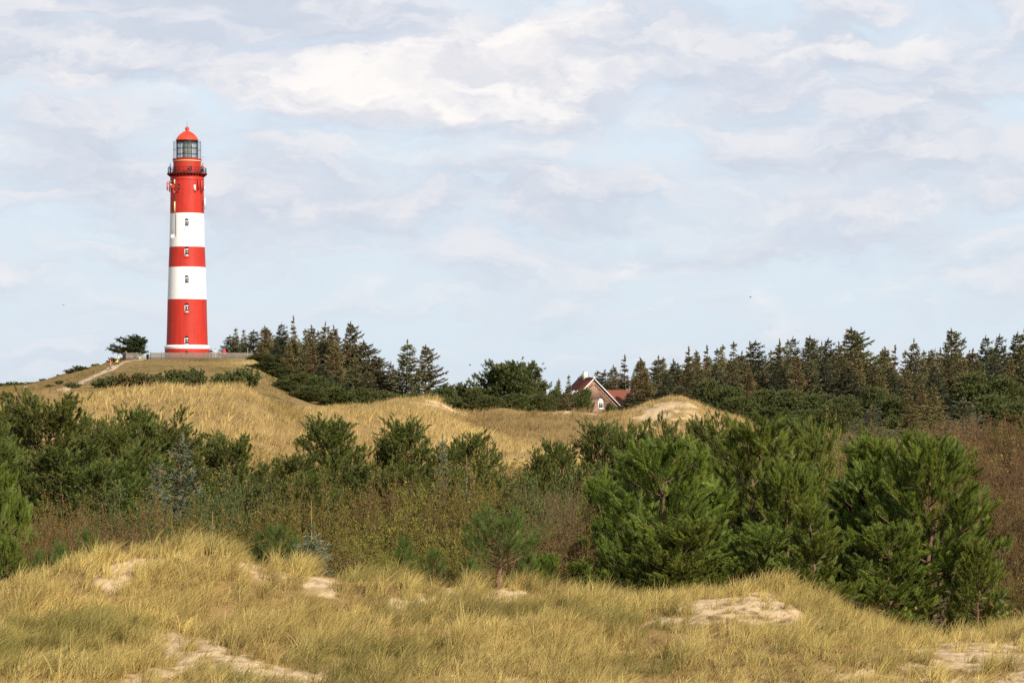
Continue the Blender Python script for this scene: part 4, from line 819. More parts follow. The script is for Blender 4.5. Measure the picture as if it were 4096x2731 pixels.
def plant(src, label, cat, name, px, py_top, Y, width=None, base_z=None, rz=None, group=None, H0=None, foliage_mat=None, bark=None, part='crown', stem='trunk', rng=random.Random(5), tilt=0):
    """stand a plant at photo column px and distance Y; its height reaches photo row py_top, its spread is width photo columns"""
    x_ = X(px, Y); z0 = gz(x_, Y) if base_z is None else base_z; w_me, c_me, _ = src
    key = id(c_me)
    if key not in FIRST:
        V = np.empty(len(c_me.vertices) * 3, np.float32); c_me.vertices.foreach_get('co', V); V = V.reshape(-1, 3)
        FIRST[key] = (np.percentile(V[:, 2], 99.9), np.percentile(np.hypot(V[:, 0], V[:, 1]), 96))
        if not w_me.materials: w_me.materials.append(bark or M_bark)
        if not c_me.materials: c_me.materials.append(foliage_mat or M_needle)
    h0, r0 = FIRST[key]; H_ = Zp(py_top, Y) - z0
    sz = max(.2, H_ / h0); sxy = sz if width is None else (width / F * Y / 2) / r0
    o = empty(name, (x_, Y, z0 - .05), rng.uniform(0, 6.28) if rz is None else rz); o.scale = (sxy, sxy, sz); tag(o, label, cat, group)
    if tilt: o.rotation_euler.x = 0; o.rotation_euler.y = tilt
    t_ = link(stem, w_me, None, o); c_ = link(part, c_me, None, o); return o
# ------------------------------------------------------------------ planting, front to back
R0 = random.Random(77)
GP = 'pines standing just behind the crest of the foreground dune'
# big young pines behind the crest on the right
for v, px, py, Y, w, lb, rz in [
    (0, 2660, 1735, 66.5, 640, 'bright green bushy pine, leftmost of the big pines behind the right dune crest', 0.4),
    (1, 3010, 1650, 69.5, 760, 'tallest and broadest green pine behind the right dune crest', 2.0),
    (0, 3710, 1722, 67.5, 600, 'big rounded pine at the right of the clump, pale trunks showing through', 3.6),
    (2, 3275, 1990, 63.2, 330, 'small cone-shaped pine with pale upright stem, standing in front between the two biggest pines', 1.2),
    (2, 3430, 1716, 71, 470, 'slim pine spire rising in the gap between the two biggest pines', 4.1),
    (1, 3250, 1672, 74, 420, 'pine leaning out behind the right shoulder of the tallest pine', 5.2),
    (2, 2430, 1880, 71, 330, 'darker narrow pine on the left edge of the big clump, beside the bare tan shrub', 0.9),
    (2, 2553, 1775, 73, 300, 'pine spire just left of the leftmost big pine top', 2.2),
    (1, 2860, 1830, 72.5, 420, 'pine filling the dark gap between the leftmost big pine and the tallest one', 3.3),
    (0, 3900, 2140, 65.5, 250, 'low spreading pine at the right foot of the clump above the grass', 4.4),
    (0, 2760, 2060, 65, 480, 'low pine with bright shoots at the clump foot, left of the bare sand hill', 1.7),
    (1, 3050, 2080, 65.5, 460, 'low bushy pine right behind the bare sand hill crest', 5.0),
    (1, 3480, 1840, 69.5, 480, 'full pine closing the notch left of the rounded big pine', 1.1),
    (2, 3590, 1780, 71, 330, 'pine shoulder on the left side of the rounded big pine', 2.9),
    (0, 3140, 1830, 67.5, 420, 'bright tufted pine in front of the right side of the tallest pine', 3.7),
    (2, 2790, 1900, 68, 360, 'bright tufted pine between the leftmost big pine and the tallest one', 5.5),
    (0, 3560, 2080, 66, 460, 'low bushy pine in the dark foot of the clump right of the small cone-shaped pine', 0.2),
    (1, -20, 1820, 67, 330, 'pine cut by the left edge above the left end of the foreground dune', 1.0),
    (2, 95, 1960, 70, 240, 'dark green pine just right of the pine cut by the left edge', 2.5),
    (0, 20, 2130, 64, 210, 'low dark pine at the far left end of the foreground crest', 3.9),
    (2, 2330, 2230, 64.5, 240, 'low sprawling pine branch clump at the left foot of the big pine group', 0.5),
    (0, 2190, 2200, 65, 180, 'low dark pine between the lone Y-branched pine and the big pine group', 2.7)]:
    plant(near_pine(v), lb, 'pine', 'pine_tree', px, py, Y, w, rz=rz, group=GP)
# lone small pine with forked bare trunk
def lone():
    return pine_mesh(555, 1.75, 1.15, 6, lambda f: 1.25 - f * .9, .16, 66, .12, .0052, .24, s2l(98, 114, 44), s2l(74, 94, 38), r0=.042, base=.36, spread=(.25, .85), gap=.15, updir=.85, curv=.7)
plant(lone(), 'lone young pine with bare forked trunk at the centre of the foreground crest', 'pine', 'pine_tree', 1990, 2000, 60.2, 370, rz=.6, group=GP)
GS = 'pine seedlings along the foreground crest'
for v, px, py, Y, w, lb in [(0, 1110, 2070, 62.8, 190, 'pale green seedling pine with crooked dark stem, left of the yellow-leadered seedling spruce'), (1, 1040, 2105, 63, 90, 'little pine shoot at the left foot of the crooked seedling pine'),
    (0, 350, 2085, 64, 120, 'bright yellow-green seedling pine on the left slope of the foreground dune'), (1, 245, 2140, 64, 110, 'seedling pine left of the bright yellow-green one'), (0, 165, 2170, 64.4, 120, 'dull green seedling pine between the left dark pine and the other seedlings'),
    (1, 1620, 2120, 62.6, 120, 'small upright seedling pine in front of the olive shrubs, left of the lone forked pine'), (0, 1735, 2170, 62.5, 130, 'low seedling pine just left of the lone forked pine'), (1, 2110, 2190, 62.6, 130, 'low seedling pine touching the right foot of the lone forked pine'), (0, 1880, 2215, 62.2, 110, 'lowest seedling pine under the left arm of the lone forked pine')]:
    plant(small_pine(v), lb, 'pine seedling', 'pine_seedling', px, py, Y, w, group=GS)
# young spruces with long leaders
def leader_stick(o, h, z0):
    G = Geo(); G.tube([(0, 0, 0), (.01, 0, z0 + h)], [.013, .005], 6, ); G.build('leader', simple('yellow_leader_shoot', s2l(146, 118, 62), .7) if 'ls' not in LIB else LIB['ls'], o)
LIB['ls'] = simple('yellow_leader_shoot', s2l(146, 118, 62), .7)
for px, py, Y, w, top, lb in [(1247, 2085, 61, 170, 2008, 'blue-green seedling spruce with a tall bare yellow leader'), (848, 2085, 63, 170, 2048, 'blue-green seedling spruce with spread arms behind the grassy top of the foreground dune'), (1865, 1850, 90, 130, 1828, 'seedling spruce with yellow leader poking out of the thicket right of the cone-hung blue spruce')]:
    o = plant(leader_spruce(), lb, 'spruce seedling', 'spruce_seedling', px, py, Y, w); leader_stick(o, .02, (Zp(top, Y) - o.location.z) / o.scale.z)
for px, py, Y, w, lb in [(727, 1740, 92, 330, 'blue-grey spruce with hanging tan cones in front of the left dark pines'), (628, 1830, 90, 190, 'smaller blue-grey spruce leaning against the left side of the cone-hung one'), (1770, 1735, 96, 130, 'slender blue spruce with orange cones in front of the middle dark pines'), (3485, 1620, 150, 240, 'silvery spruce with pale twigs standing before the dark wood on the right'), (3860, 1590, 190, 330, 'grey-green spruce with brownish lower branches beside the orange-leaved tree at the right')]:
    plant(blue_spruce(0), lb, 'spruce', 'blue_spruce', px, py, Y, w, foliage_mat=M_leaf)
# dark pines in the hollow behind
GM = 'dark pines in the hollow before the second ridge'
for v, px, py, Y, w, lb in [
    (0, 190, 1556, 116, 420, 'tallest dark pine at the left, topping the brown field'), (3, 70, 1590, 121, 260, 'dark pine spire near the left edge beside the tallest one'), (1, 325, 1645, 118, 260, 'dark pine at the right shoulder of the tallest left pine'), (3, -40, 1680, 112, 300, 'dark pine cut by the left edge behind the nearer green pine'),
    (3, 60, 1740, 104, 330, 'broad dark pine low in the left clump'), (0, 270, 1770, 104, 380, 'bushy pine in the front of the left clump below the tallest pine'),
    (1, 550, 1612, 117, 300, 'dark pine with tufted double top against the yellow dune'), (2, 678, 1628, 118, 260, 'dark pine with bare pinkish stem under its flat top'), (0, 465, 1668, 114, 260, 'rounded dark pine left of the tufted double top'), (3, 590, 1760, 106, 400, 'broad low pine in front of the tufted double top'), (0, 420, 1830, 98, 300, 'olive-tinted pine at the thicket edge left of the blue-grey spruce'),
    (0, 925, 1722, 116, 250, 'rounded dark pine standing by itself against the pale dune slope'), (3, 800, 1790, 110, 190, 'low dark pine left of the rounded one on the dune slope'),
    (3, 1080, 1830, 108, 200, 'low pine with pale tips between the rounded pine and the wide one'), (0, 1190, 1800, 106, 230, 'low dark pine at the left foot of the wide vase-shaped pine'), (1, 1345, 1655, 112, 380, 'wide vase-shaped dark pine with ragged top in front of the middle dune'), (0, 1230, 1880, 98, 260, 'fresh green pine at the thicket edge below the vase-shaped pine'),
    (3, 1400, 1830, 102, 330, 'dark pine below the right half of the vase-shaped pine'), (3, 1525, 1712, 114, 170, 'small pine top between the vase-shaped pine and the domed pine'), (1, 1640, 1660, 112, 330, 'domed dark pine with bright crown tips, right of the vase-shaped pine'), (0, 1880, 1720, 112, 230, 'dark pine with a right-pointing top at the right end of the middle clump'), (3, 1740, 1780, 108, 280, 'dark pine between the domed pine and the right-pointing one'), (0, 1600, 1850, 100, 300, 'dark pine skirt below the domed pine'), (3, 1980, 1860, 104, 240, 'low dark pine trailing off to the right of the middle clump'),
    (3, 2175, 1790, 104, 220, 'low bluish pine at the left end of the right-hand pine row'), (0, 2235, 1750, 110, 180, 'first pine tip of the right-hand row, sloping up from the left'), (1, 2400, 1672, 110, 260, 'pine with the twin tufts below the house window'), (0, 2490, 1680, 108, 150, 'narrow pine tip right of the twin tufts'), (3, 2590, 1672, 109, 230, 'pine with two tips left of the sand blowout'), (2, 2670, 1650, 108, 150, 'slim pine tip rising straight in front of the sand blowout'),
    (1, 2790, 1655, 107, 200, 'open-branched pine with candle tufts in front of the right part of the sand blowout'), (2, 2893, 1642, 106, 210, 'umbrella-topped pine on a bare reddish stem, right of the sand blowout'), (3, 2320, 1840, 98, 280, 'dark pine filling the row below the first tips'), (0, 2560, 1790, 100, 300, 'dark pine filling the row below the two-tipped pine'), (3, 2760, 1760, 100, 300, 'dark pine filling the row below the candle-tufted pine'), (0, 3130, 1660, 100, 260, 'olive pine tip seen over the right shoulder of the tallest near pine')]:
    plant(mid_pine(v), lb, 'pine', 'pine_tree', px, py, Y, w * 1.3, group=GM)
# shrubs of the thicket: kind, columns, row of the tops, distance
GT = 'shrubs of the thicket behind the foreground dune'
def land(px, Y):
    marks = [(0, 'by the left edge'), (250, 'below the tallest left pine'), (520, 'below the double-topped pine'), (730, 'round the cone-hung blue spruce'), (950, 'below the rounded lone dark pine'), (1150, 'behind the crooked seedling pine'), (1350, 'below the vase-shaped pine'), (1640, 'below the domed pine'), (1860, 'behind-left of the lone forked pine'), (2060, 'behind-right of the lone forked pine'), (2270, 'left of the big pine clump'), (2700, 'behind the left of the big pine clump'), (3150, 'behind the big pine clump'), (3500, 'above the gap of the big pine clump'), (3780, 'above the right-hand big pine'), (4096, 'by the right edge')]
    return min(marks, key=lambda m_: abs(m_[0] - px))[1]
ADJ = dict(olive='olive-green leafy', brown='brown twiggy', green='dull green leafy', yellow='yellow-flecked leafy', red='reddish-brown twiggy', bare='leafless tan')
rows = [
    (66.3, lambda p: 2140, [(70, 'brown'), (190, 'brown'), (300, 'brown'), (420, 'brown'), (530, 'brown'), (650, 'green'), (760, 'olive'), (880, 'yellow'), (990, 'olive'), (1160, 'olive'), (1290, 'brown'), (1400, 'olive'), (1520, 'yellow'), (1630, 'yellow'), (1740, 'yellow'), (1850, 'olive'), (2000, 'green'), (2130, 'brown'), (2250, 'brown')], 230),
    (71, lambda p: 2050 + (0 if p > 600 else 10), [(130, 'brown'), (260, 'brown'), (390, 'brown'), (500, 'brown'), (640, 'brown'), (780, 'olive'), (910, 'yellow'), (1040, 'olive'), (1180, 'olive'), (1330, 'olive'), (1460, 'yellow'), (1590, 'yellow'), (1710, 'olive'), (1830, 'yellow'), (1960, 'green'), (2090, 'olive'), (2230, 'bare'), (2360, 'brown')], 250),
    (79, lambda p: 1985 if p < 700 else 1945, [(180, 'olive'), (330, 'brown'), (470, 'green'), (610, 'olive'), (860, 'green'), (1000, 'green'), (1150, 'olive'), (1330, 'olive'), (1490, 'brown'), (1640, 'yellow'), (1780, 'olive'), (1930, 'olive'), (2080, 'green'), (2250, 'bare'), (2380, 'brown')], 260),
    (88, lambda p: 1900, [(900, 'green'), (1060, 'green'), (1500, 'olive'), (1640, 'brown'), (1760, 'olive'), (1900, 'olive'), (2050, 'olive'), (2140, 'green'), (2300, 'green')], 270)]
SEEN = set()
def shrub_at(kind, px, py, Y, w):
    lb = f"{ADJ[kind]} shrub, thicket {'front row' if Y < 68 else 'second row' if Y < 75 else 'third row' if Y < 84 else 'back row'}, {land(px, Y)}"
    j = 0; sides = ['right one', 'third one', 'fourth one']
    while lb in SEEN and j < 3: lb = lb.split(' (')[0] + ' (' + sides[j] + ')'; j += 1
    SEEN.add(lb)
    plant(shrub(kind, R0.randint(0, 1) if kind in ('brown', 'olive') else 0), lb, 'shrub', 'shrub', px, py, Y, w, group=GT, foliage_mat=M_leaf, bark=M_bark2, part='foliage', stem='stems')
for Y, tf, lst, w in rows:
    for px, kind in lst: shrub_at(kind, px + R0.uniform(-25, 25), tf(px) - 35 + R0.uniform(-40, 40), Y + R0.uniform(-1.5, 1.5), w * R0.uniform(1.1, 1.4))
shrub_at('bare', 2265, 1900, 74, 290)
# right-hand thicket
for px, py, Y, w, kind, lb in [(3296, 1645, 92, 190, 'yellow', 'yellow-green leafy bush topping the big pines, left of the small patch of sandy slope'), (3420, 1790, 80, 280, 'bare', 'greyish bare shrub in the gap between the two biggest pines'), (3480, 1680, 110, 260, 'olive', 'olive shrub at the foot of the silvery spruce'), (3610, 1660, 116, 260, 'green', 'green-brown leafy shrub between the silvery spruce and the red one'),
    (3400, 1730, 104, 230, 'olive', 'olive shrub right of the yellow-green bush top'), (3540, 1760, 98, 260, 'brown', 'brownish shrub behind the gap of the pine clump, right of the olive one'), (3770, 1665, 118, 330, 'red', 'dark reddish leafless shrub against the wood'), (3700, 1740, 104, 260, 'olive', 'olive shrub below the dark reddish one'), (3930, 1650, 124, 300, 'red', 'tall red-brown shrub right of the dark reddish one'), (4070, 1640, 120, 300, 'brown', 'tall brown shrub at the upper right edge'),
    (3880, 1760, 100, 300, 'olive', 'olive-yellow shrub behind the upper right of the rounded big pine'), (4030, 1780, 96, 300, 'red', 'red-brown shrub at the right edge, mid-height'), (3970, 1900, 86, 300, 'brown', 'brown shrub right of the rounded big pine'), (4110, 1950, 82, 280, 'brown', 'brown shrub cut by the right edge'), (3800, 1850, 88, 280, 'brown', 'brown shrub behind the rounded big pine'), (4060, 2100, 74, 280, 'brown', 'low brown shrub by the right edge above the grass'), (4120, 2230, 69, 260, 'brown', 'darkest low brown shrub in the bottom right corner of the thicket'), (3640, 1830, 86, 260, 'brown', 'brown shrub between the slim spire and the rounded big pine'), (4180, 1720, 110, 280, 'red', 'red-brown shrub cut by the right edge higher up'), (3960, 2280, 68.5, 230, 'brown', 'low brown shrub behind the grass at the right foot of the rounded big pine')]:
    plant(shrub(kind, 1 if kind in ('brown', 'olive') and px % 2 else 0), lb, 'shrub', 'shrub', px, py, Y, w, group='shrubs of the right-hand thicket', foliage_mat=M_leaf, bark=M_bark2, part='foliage', stem='stems')
# unseen gaps in the thicket are closed by low undergrowth
def undergrowth():
    rng = np.random.default_rng(9); G = Geo(); n = 125000; x, y = polar_pts(n, 64.5, 160, -.27, .27, rng); z = height(x, y); px, py = project(x, y, z); k = (rng.random(n) < np.clip(1.6 - (np.hypot(x, y) - 64) / 60, .35, 1)); x, y, z = x[k], y[k], z[k]; n = len(x)
    h = rng.uniform(.15, 1.25, n) * (.6 + .8 * fbm(x * .5, y * .5, 4, 3)); c = np.stack([x, y, z + h * rng.random(n) ** .6], 1); u = nrmz(rng.normal(size=(n, 3))); v = nrmz(np.cross(u, rng.normal(size=(n, 3)))); s_ = rng.uniform(.04, .1, (n, 1))
    V = np.stack([c - u * s_, c + v * s_ * .5, c + u * s_, c - v * s_ * .5], 1).reshape(-1, 3); o = np.arange(n) * 4; cols = np.array(OL + BRN + GRN); cl = cols[rng.integers(0, len(cols), n)] * rng.uniform(.7, 1.2, (n, 1))
    return mesh_np('undergrowth', V, np.concatenate([np.stack([o, o + 1, o + 2], 1), np.stack([o, o + 2, o + 3], 1)]), np.repeat(cl, 4, 0))
tag(link('undergrowth', undergrowth(), M_leaf), 'low leafy undergrowth filling the hollow under the shrubs and pines', 'undergrowth', kind='stuff')

# ---- knoll plants
plant(wind_pine(), 'wind-bent dark pine left of the lighthouse behind the fence', 'pine', 'pine_tree', 538, 1338, 509, 185, rz=0)
for v, px, py, Y, w, lb in [(0, 452, 1427, 492, 50, 'round dark bush behind the walker in the red jacket'), (0, 320, 1460, 478, 75, 'larger dark bush on the left skyline of the knoll'), (1, 278, 1474, 480, 55, 'bush leaning on the left side of the larger skyline bush'), (1, 381, 1452, 489, 46, 'flat little bush on the skyline between the larger bush and the round dark one'), (0, 170, 1512, 488, 34, 'lone small bush low on the left skyline'), (0, 232, 1500, 486, 18, 'tiniest bush on the skyline between the lone small one and the larger ones'),
    (1, 238, 1518, 440, 34, 'small green bush just left of the path'), (0, 200, 1536, 432, 42, 'olive bush left of the foot of the path'), (1, 290, 1526, 408, 66, 'rounded green bush right of the foot of the path'), (0, 285, 1575, 300, 46, 'grey-green bush below the end of the path'), (1, 318, 1584, 296, 22, 'tiny bush right of the grey-green one below the path'),
    (0, 10, 1530, 492, 60, 'green hedge bush at the left edge of the skyline'), (1, 48, 1523, 493, 60, 'hedge bush with pale tip, second from the left edge'), (0, 82, 1527, 492, 52, 'hedge bush near the right end of the left skyline hedge'), (1, 118, 1532, 490, 34, 'last small bush at the right end of the left skyline hedge')]:
    plant(far_bush(v), lb, 'bush', 'bush', px, py, Y, w, group='bushes on the knoll slope', foliage_mat=M_leaf, bark=M_bark2, part='foliage', stem='stems')
for px, py, Y, w in [(395, 1516, 404, 60), (432, 1503, 404, 80), (480, 1492, 405, 90), (530, 1488, 405, 90), (580, 1490, 405, 90), (625, 1495, 404, 90), (670, 1480, 406, 90), (715, 1476, 406, 90), (765, 1466, 408, 100), (800, 1474, 407, 60), (700, 1505, 402, 100), (640, 1512, 402, 80), (868, 1495, 406, 60), (905, 1480, 407, 80), (950, 1474, 408, 90), (1000, 1468, 408, 90)]:
    names = {395: 'lowest bush at the left tip of the dark bush strip below the knoll', 432: 'second bush from the left tip of the strip below the knoll', 480: 'third bush from the left tip of the strip below the knoll', 530: 'brownish bush in the left half of the strip below the knoll', 580: 'bush in the strip straight below the gate', 625: 'bush in the strip left below the tower', 670: 'bush in the strip below the left side of the tower', 715: 'bush in the strip straight below the tower', 765: 'tallest bush of the strip, below the right side of the tower', 800: 'bush at the right tip of the strip below the tower', 700: 'green bush low in front of the strip below the tower', 640: 'lowest green bush in front of the strip, left of the other low one', 868: 'bush at the left tip of the second strip right of the grassy gap', 905: 'second bush of the strip right of the grassy gap', 950: 'third bush of the strip right of the grassy gap', 1000: 'bush of the second strip touching the dark pines'}
    plant(far_bush(0 if px not in (530, 480) else 2), names[px], 'bush', 'bush', px, py, Y, w * 1.15, group='bush strip below the knoll', foliage_mat=M_leaf, bark=M_bark2, part='foliage', stem='stems')
# mountain pines in front of the left wood, and pines at the foot of the right wood
GF = 'low dark pines at the foot of the woods'
for px, py, Y, w, lb in [(1040, 1420, 492, 130, 'low pine hugging the right end of the fence'), (1085, 1412, 500, 130, 'dark bushy pine under the leftmost spruces'), (1060, 1462, 462, 170, 'low spreading pine below the right end of the fence'), (1130, 1470, 460, 170, 'low dark pine under the wood left of the brown spruces'), (1190, 1490, 450, 170, 'low dark pine in the slope of pines right of the knoll'), (1260, 1500, 450, 180, 'darkest low pine under the middle of the left wood'), (1150, 1520, 430, 170, 'lowest pine on the slope nearest the yellow ridge'), (1230, 1540, 420, 160, 'low pine behind the notch of the yellow ridge'), (1340, 1545, 430, 170, 'bluish low pine under the tall spruces'), (1430, 1550, 440, 170, 'green low pine under the right side of the tall spruces'), (1510, 1560, 450, 150, 'low pine where the left wood slopes down'), (1580, 1570, 450, 130, 'low pine below the pair of separate spruces'), (1660, 1565, 460, 120, 'low pine between the feet of the two separate spruces'),
    (1790, 1535, 470, 120, 'reddish-tinged low pine right of the separate spruces'), (1850, 1530, 475, 120, 'round low pine right of the reddish-tinged one'), (1900, 1545, 465, 110, 'low pine at the left foot of the great dark pine'), (1960, 1580, 450, 140, 'pine skirt in front of the great dark pine on its left'), (2060, 1570, 452, 150, 'pine skirt in front of the middle of the great dark pine'), (2150, 1575, 455, 130, 'pine skirt in front of the right of the great dark pine'), (2215, 1550, 470, 100, 'low pine left of the brown trees before the house'),
    (2840, 1512, 440, 153, 'dark green pine rising behind the right end of the sandy ridge'), (2920, 1542, 430, 153, 'dark pine second right of the sandy ridge'), (2960, 1582, 400, 170, 'low dark pine just above the right slope of the sandy ridge'), (3060, 1552, 420, 170, 'dark pine in the middle of the pine belt under the right wood'), (3160, 1552, 410, 153, 'round-topped pine in the belt under the right wood'), (3110, 1622, 370, 187, 'low pine at the bottom of the belt, over the near pines'), (3260, 1572, 400, 170, 'dark pine right of the round-topped belt pine'), (3370, 1577, 390, 170, 'dark pine in the belt above the yellow-green bush'), (3240, 1632, 340, 187, 'lowest belt pine over the tallest near pine'), (3330, 1612, 340, 161, 'low belt pine left of the silvery spruce'), (3500, 1542, 400, 153, 'green pine in the belt above the silvery spruce'), (3580, 1582, 380, 161, 'green pine right above the silvery spruce'), (2990, 1642, 360, 170, 'low pine behind the umbrella-topped near pine'),
    (3900, 1482, 420, 221, 'mossy green broad tree in the wood at the right'), (4030, 1502, 415, 221, 'mossy green broad tree nearest the right edge'), (3960, 1572, 330, 195, 'dark tree below the mossy green ones'), (4080, 1602, 300, 170, 'dark tree low at the right edge of the wood')]:
    plant(far_pine(0 if px % 20 else 2), lb, 'pine', 'pine_tree', px, py, Y, w, group=GF)
plant(far_pine(1), 'great dark broad-crowned pine standing against the sky left of the house', 'pine', 'pine_tree', 2035, 1440, 470, 290, rz=1.0)
plant(far_pine(0), 'right shoulder pine joined to the great dark pine', 'pine', 'pine_tree', 2110, 1505, 468, 170, rz=2.0)
plant(far_pine(2), 'dark green pine in front of the left part of the house', 'pine', 'pine_tree', 2338, 1550, 455, 80, rz=3.0)
plant(far_pine(0), 'small dark bush-like pine right of the house window', 'pine', 'pine_tree', 2438, 1608, 465, 56, rz=0.3)
# ---- spruces
GL = 'spruces of the wood right of the lighthouse'
left = [(923, 1341, 0, 'leftmost ragged spruce of the wood beside the lighthouse'), (942, 1314, 3, 'thin-topped spruce, second from the left of the wood beside the lighthouse'), (976, 1320, 3, 'thin-topped spruce, third from the left of the wood beside the lighthouse'), (1010, 1320, 0, 'small spire above the right end of the fence'), (1052, 1305, 1, 'twin-topped brown spruce, its taller left top'), (1072, 1314, 1, 'twin-topped brown spruce, its lower right top'), (1125, 1299, 2, 'pointed dark spruce left of the highest tip of the left wood'), (1175, 1267, 5, 'highest tip of the left wood, slender with gaps to the sky'), (1215, 1318, 3, 'thin low tip right of the highest one'), (1234, 1305, 1, 'feathery spruce second right of the highest tip'), (1269, 1327, 3, 'small brown tip before the broad pair'), (1304, 1295, 0, 'left one of the broad pair of spruces'), (1331, 1307, 1, 'brown one right of the broad pair of spruces'), (1395, 1295, 4, 'biggest spruce at the right of the left wood, with steps of branches to the right'), (1453, 1369, 4, 'wind-trimmed spruce on the falling right side of the left wood'), (1500, 1425, 4, 'lowest wind-trimmed spruce at the right end of the left wood')]
for i, (px, py, v, lb) in enumerate(left):
    Y = 525 + 12 * ((i * 7) % 4) / 3 + (0 if px < 1100 else -20); w = {0: 150, 1: 140, 2: 150, 3: 110, 4: 210, 5: 90}[v] * (1 if px > 1100 else .8)
    plant(spruce(v), lb, 'spruce', 'spruce_tree', px, py, Y, w * R0.uniform(.85, 1.3), group=GL, foliage_mat=M_leaf, rz=R0.uniform(-.6, .6), tilt=R0.uniform(-.03, .05))
for px, py, v, Y, w, lb in [(1150, 1370, 1, 495, 130, 'brown cone-laden spruce in the front of the left wood, under the highest tip'), (1250, 1380, 1, 490, 150, 'brown spruce in the front of the left wood under the feathery one'), (1100, 1375, 2, 500, 120, 'dark spruce in the front left of the left wood'), (1330, 1400, 1, 485, 160, 'brown spruce in front of the broad pair'), (1410, 1420, 0, 480, 160, 'spruce in front of the biggest one at the right of the left wood'), (1040, 1375, 1, 505, 100, 'brown spruce just above the right end of the fence'), (980, 1385, 2, 510, 90, 'dark low spruce behind the fence left of the wood'), (1285, 1460, 2, 470, 160, 'bluish dark spruce low in the left wood'), (1470, 1480, 0, 475, 130, 'low spruce under the wind-trimmed ones'),
    (1618, 1365, 0, 500, 190, 'separate pointed spruce standing clear right of the left wood'), (1698, 1386, 4, 505, 200, 'browner separate spruce with tiered branches right of the pointed one'), (1555, 1450, 0, 510, 120, 'low spruce filling the gap left of the two separate spruces'),
    (2160, 1505, 4, 480, 110, 'spruce with branches swept right behind the great dark pine'), (2228, 1515, 1, 475, 80, 'brown spruce tip left of the house'), (2273, 1502, 3, 478, 70, 'thin spruce tip beside the satellite dish of the house'), (2300, 1560, 1, 465, 90, 'brown low spruce in front of the left roof slope'), (2250, 1570, 1, 460, 100, 'rust-brown low spruce left of the house'), (2200, 1575, 0, 465, 90, 'low spruce between the great pine and the rust-brown one')]:
    plant(spruce(v), lb, 'spruce', 'spruce_tree', px, py, Y, w * R0.uniform(.85, 1.3), group=GL, foliage_mat=M_leaf, rz=R0.uniform(-.6, .6), tilt=R0.uniform(-.03, .05))
GR = 'spruces of the wood on the right'
right = [(2339, 1489, 1), (2381, 1503, 5), (2391, 1485, 3), (2425, 1482, 0), (2456, 1463, 1), (2496, 1422, 5), (2554, 1439, 1), (2569, 1434, 1), (2628, 1428, 0), (2642, 1443, 3), (2660, 1432, 3), (2689, 1439, 5), (2702, 1453, 2), (2746, 1390, 5), (2764, 1415, 0), (2779, 1405, 3), (2794, 1413, 1), (2831, 1386, 5), (2860, 1398, 3), (2875, 1382, 3), (2890, 1392, 5), (2930, 1372, 3), (2955, 1410, 0), (2997, 1369, 5), (3024, 1371, 2), (3081, 1405, 3), (3106, 1359, 5), (3129, 1376, 0), (3150, 1363, 3), (3171, 1355, 2), (3225, 1351, 4), (3251, 1372, 2), (3297, 1372, 0), (3311, 1361, 2), (3357, 1372, 1), (3408, 1319, 4), (3434, 1335, 0), (3514, 1399, 3), (3550, 1392, 1), (3569, 1384, 5), (3610, 1405, 3), (3646, 1361, 0), (3688, 1405, 3), (3711, 1411, 1), (3728, 1409, 3), (3747, 1393, 5), (3816, 1323, 4), (3880, 1400, 0), (3927, 1351, 2), (3988, 1346, 2), (4057, 1338, 2), (4093, 1321, 0)]
shape = {0: 'pointed green-brown', 1: 'brown cone-laden', 2: 'full dark', 3: 'thin-topped', 4: 'broad tiered', 5: 'gaunt slender'}
lm = [(2374, 'the house gable'), (2483, 'the house wing'), (2700, 'the sand blowout'), (2893, 'the umbrella-topped near pine'), (3010, 'the tallest near pine'), (3296, 'the yellow-green bush top'), (3408, 'the broad tiered highest spruce'), (3600, 'the silvery spruce'), (3816, 'the tall open spruce'), (4060, 'the right edge')]
ORD = ['', 'second ', 'third ', 'fourth ', 'fifth ', 'sixth ', 'seventh ', 'eighth ', 'ninth ', 'tenth ', 'eleventh ', 'twelfth ', 'thirteenth ', 'fourteenth ']
cnt = {}
SP = {3408: 'broad tiered spruce, the highest in the middle of the right wood, branches reaching right', 3816: 'tall open spruce with long upswept branches standing over the right wood', 2496: 'gaunt slender spruce, the highest spire just right of the house', 4093: 'tall spruce cut by the right edge of the wood'}
for i, (px, py, v) in enumerate(right):
    m_, nm = max([l_ for l_ in lm if l_[0] <= px + 1] or [lm[0]], key=lambda l_: l_[0]); c = cnt.get(m_, 0); cnt[m_] = c + 1
    lb = SP.get(px) or f"{shape[v]} spruce, {ORD[c]}skyline tip right of {nm}"
    if px == 2339: lb = 'brown spruce tip showing behind the house chimney'
    if px == 2381: lb = 'dark slanting spruce tip just behind the house gable peak'
    Y = 505 + 26 * ((i * 5) % 7) / 6 + (20 if px < 2600 else 0); w = {0: 150, 1: 130, 2: 170, 3: 105, 4: 260, 5: 95}[v]
    plant(spruce(v), lb, 'spruce', 'spruce_tree', px, py, Y, w * R0.uniform(.85, 1.4), group=GR, foliage_mat=M_leaf, rz=R0.uniform(-.5, .5), tilt=R0.uniform(-.04, .06))
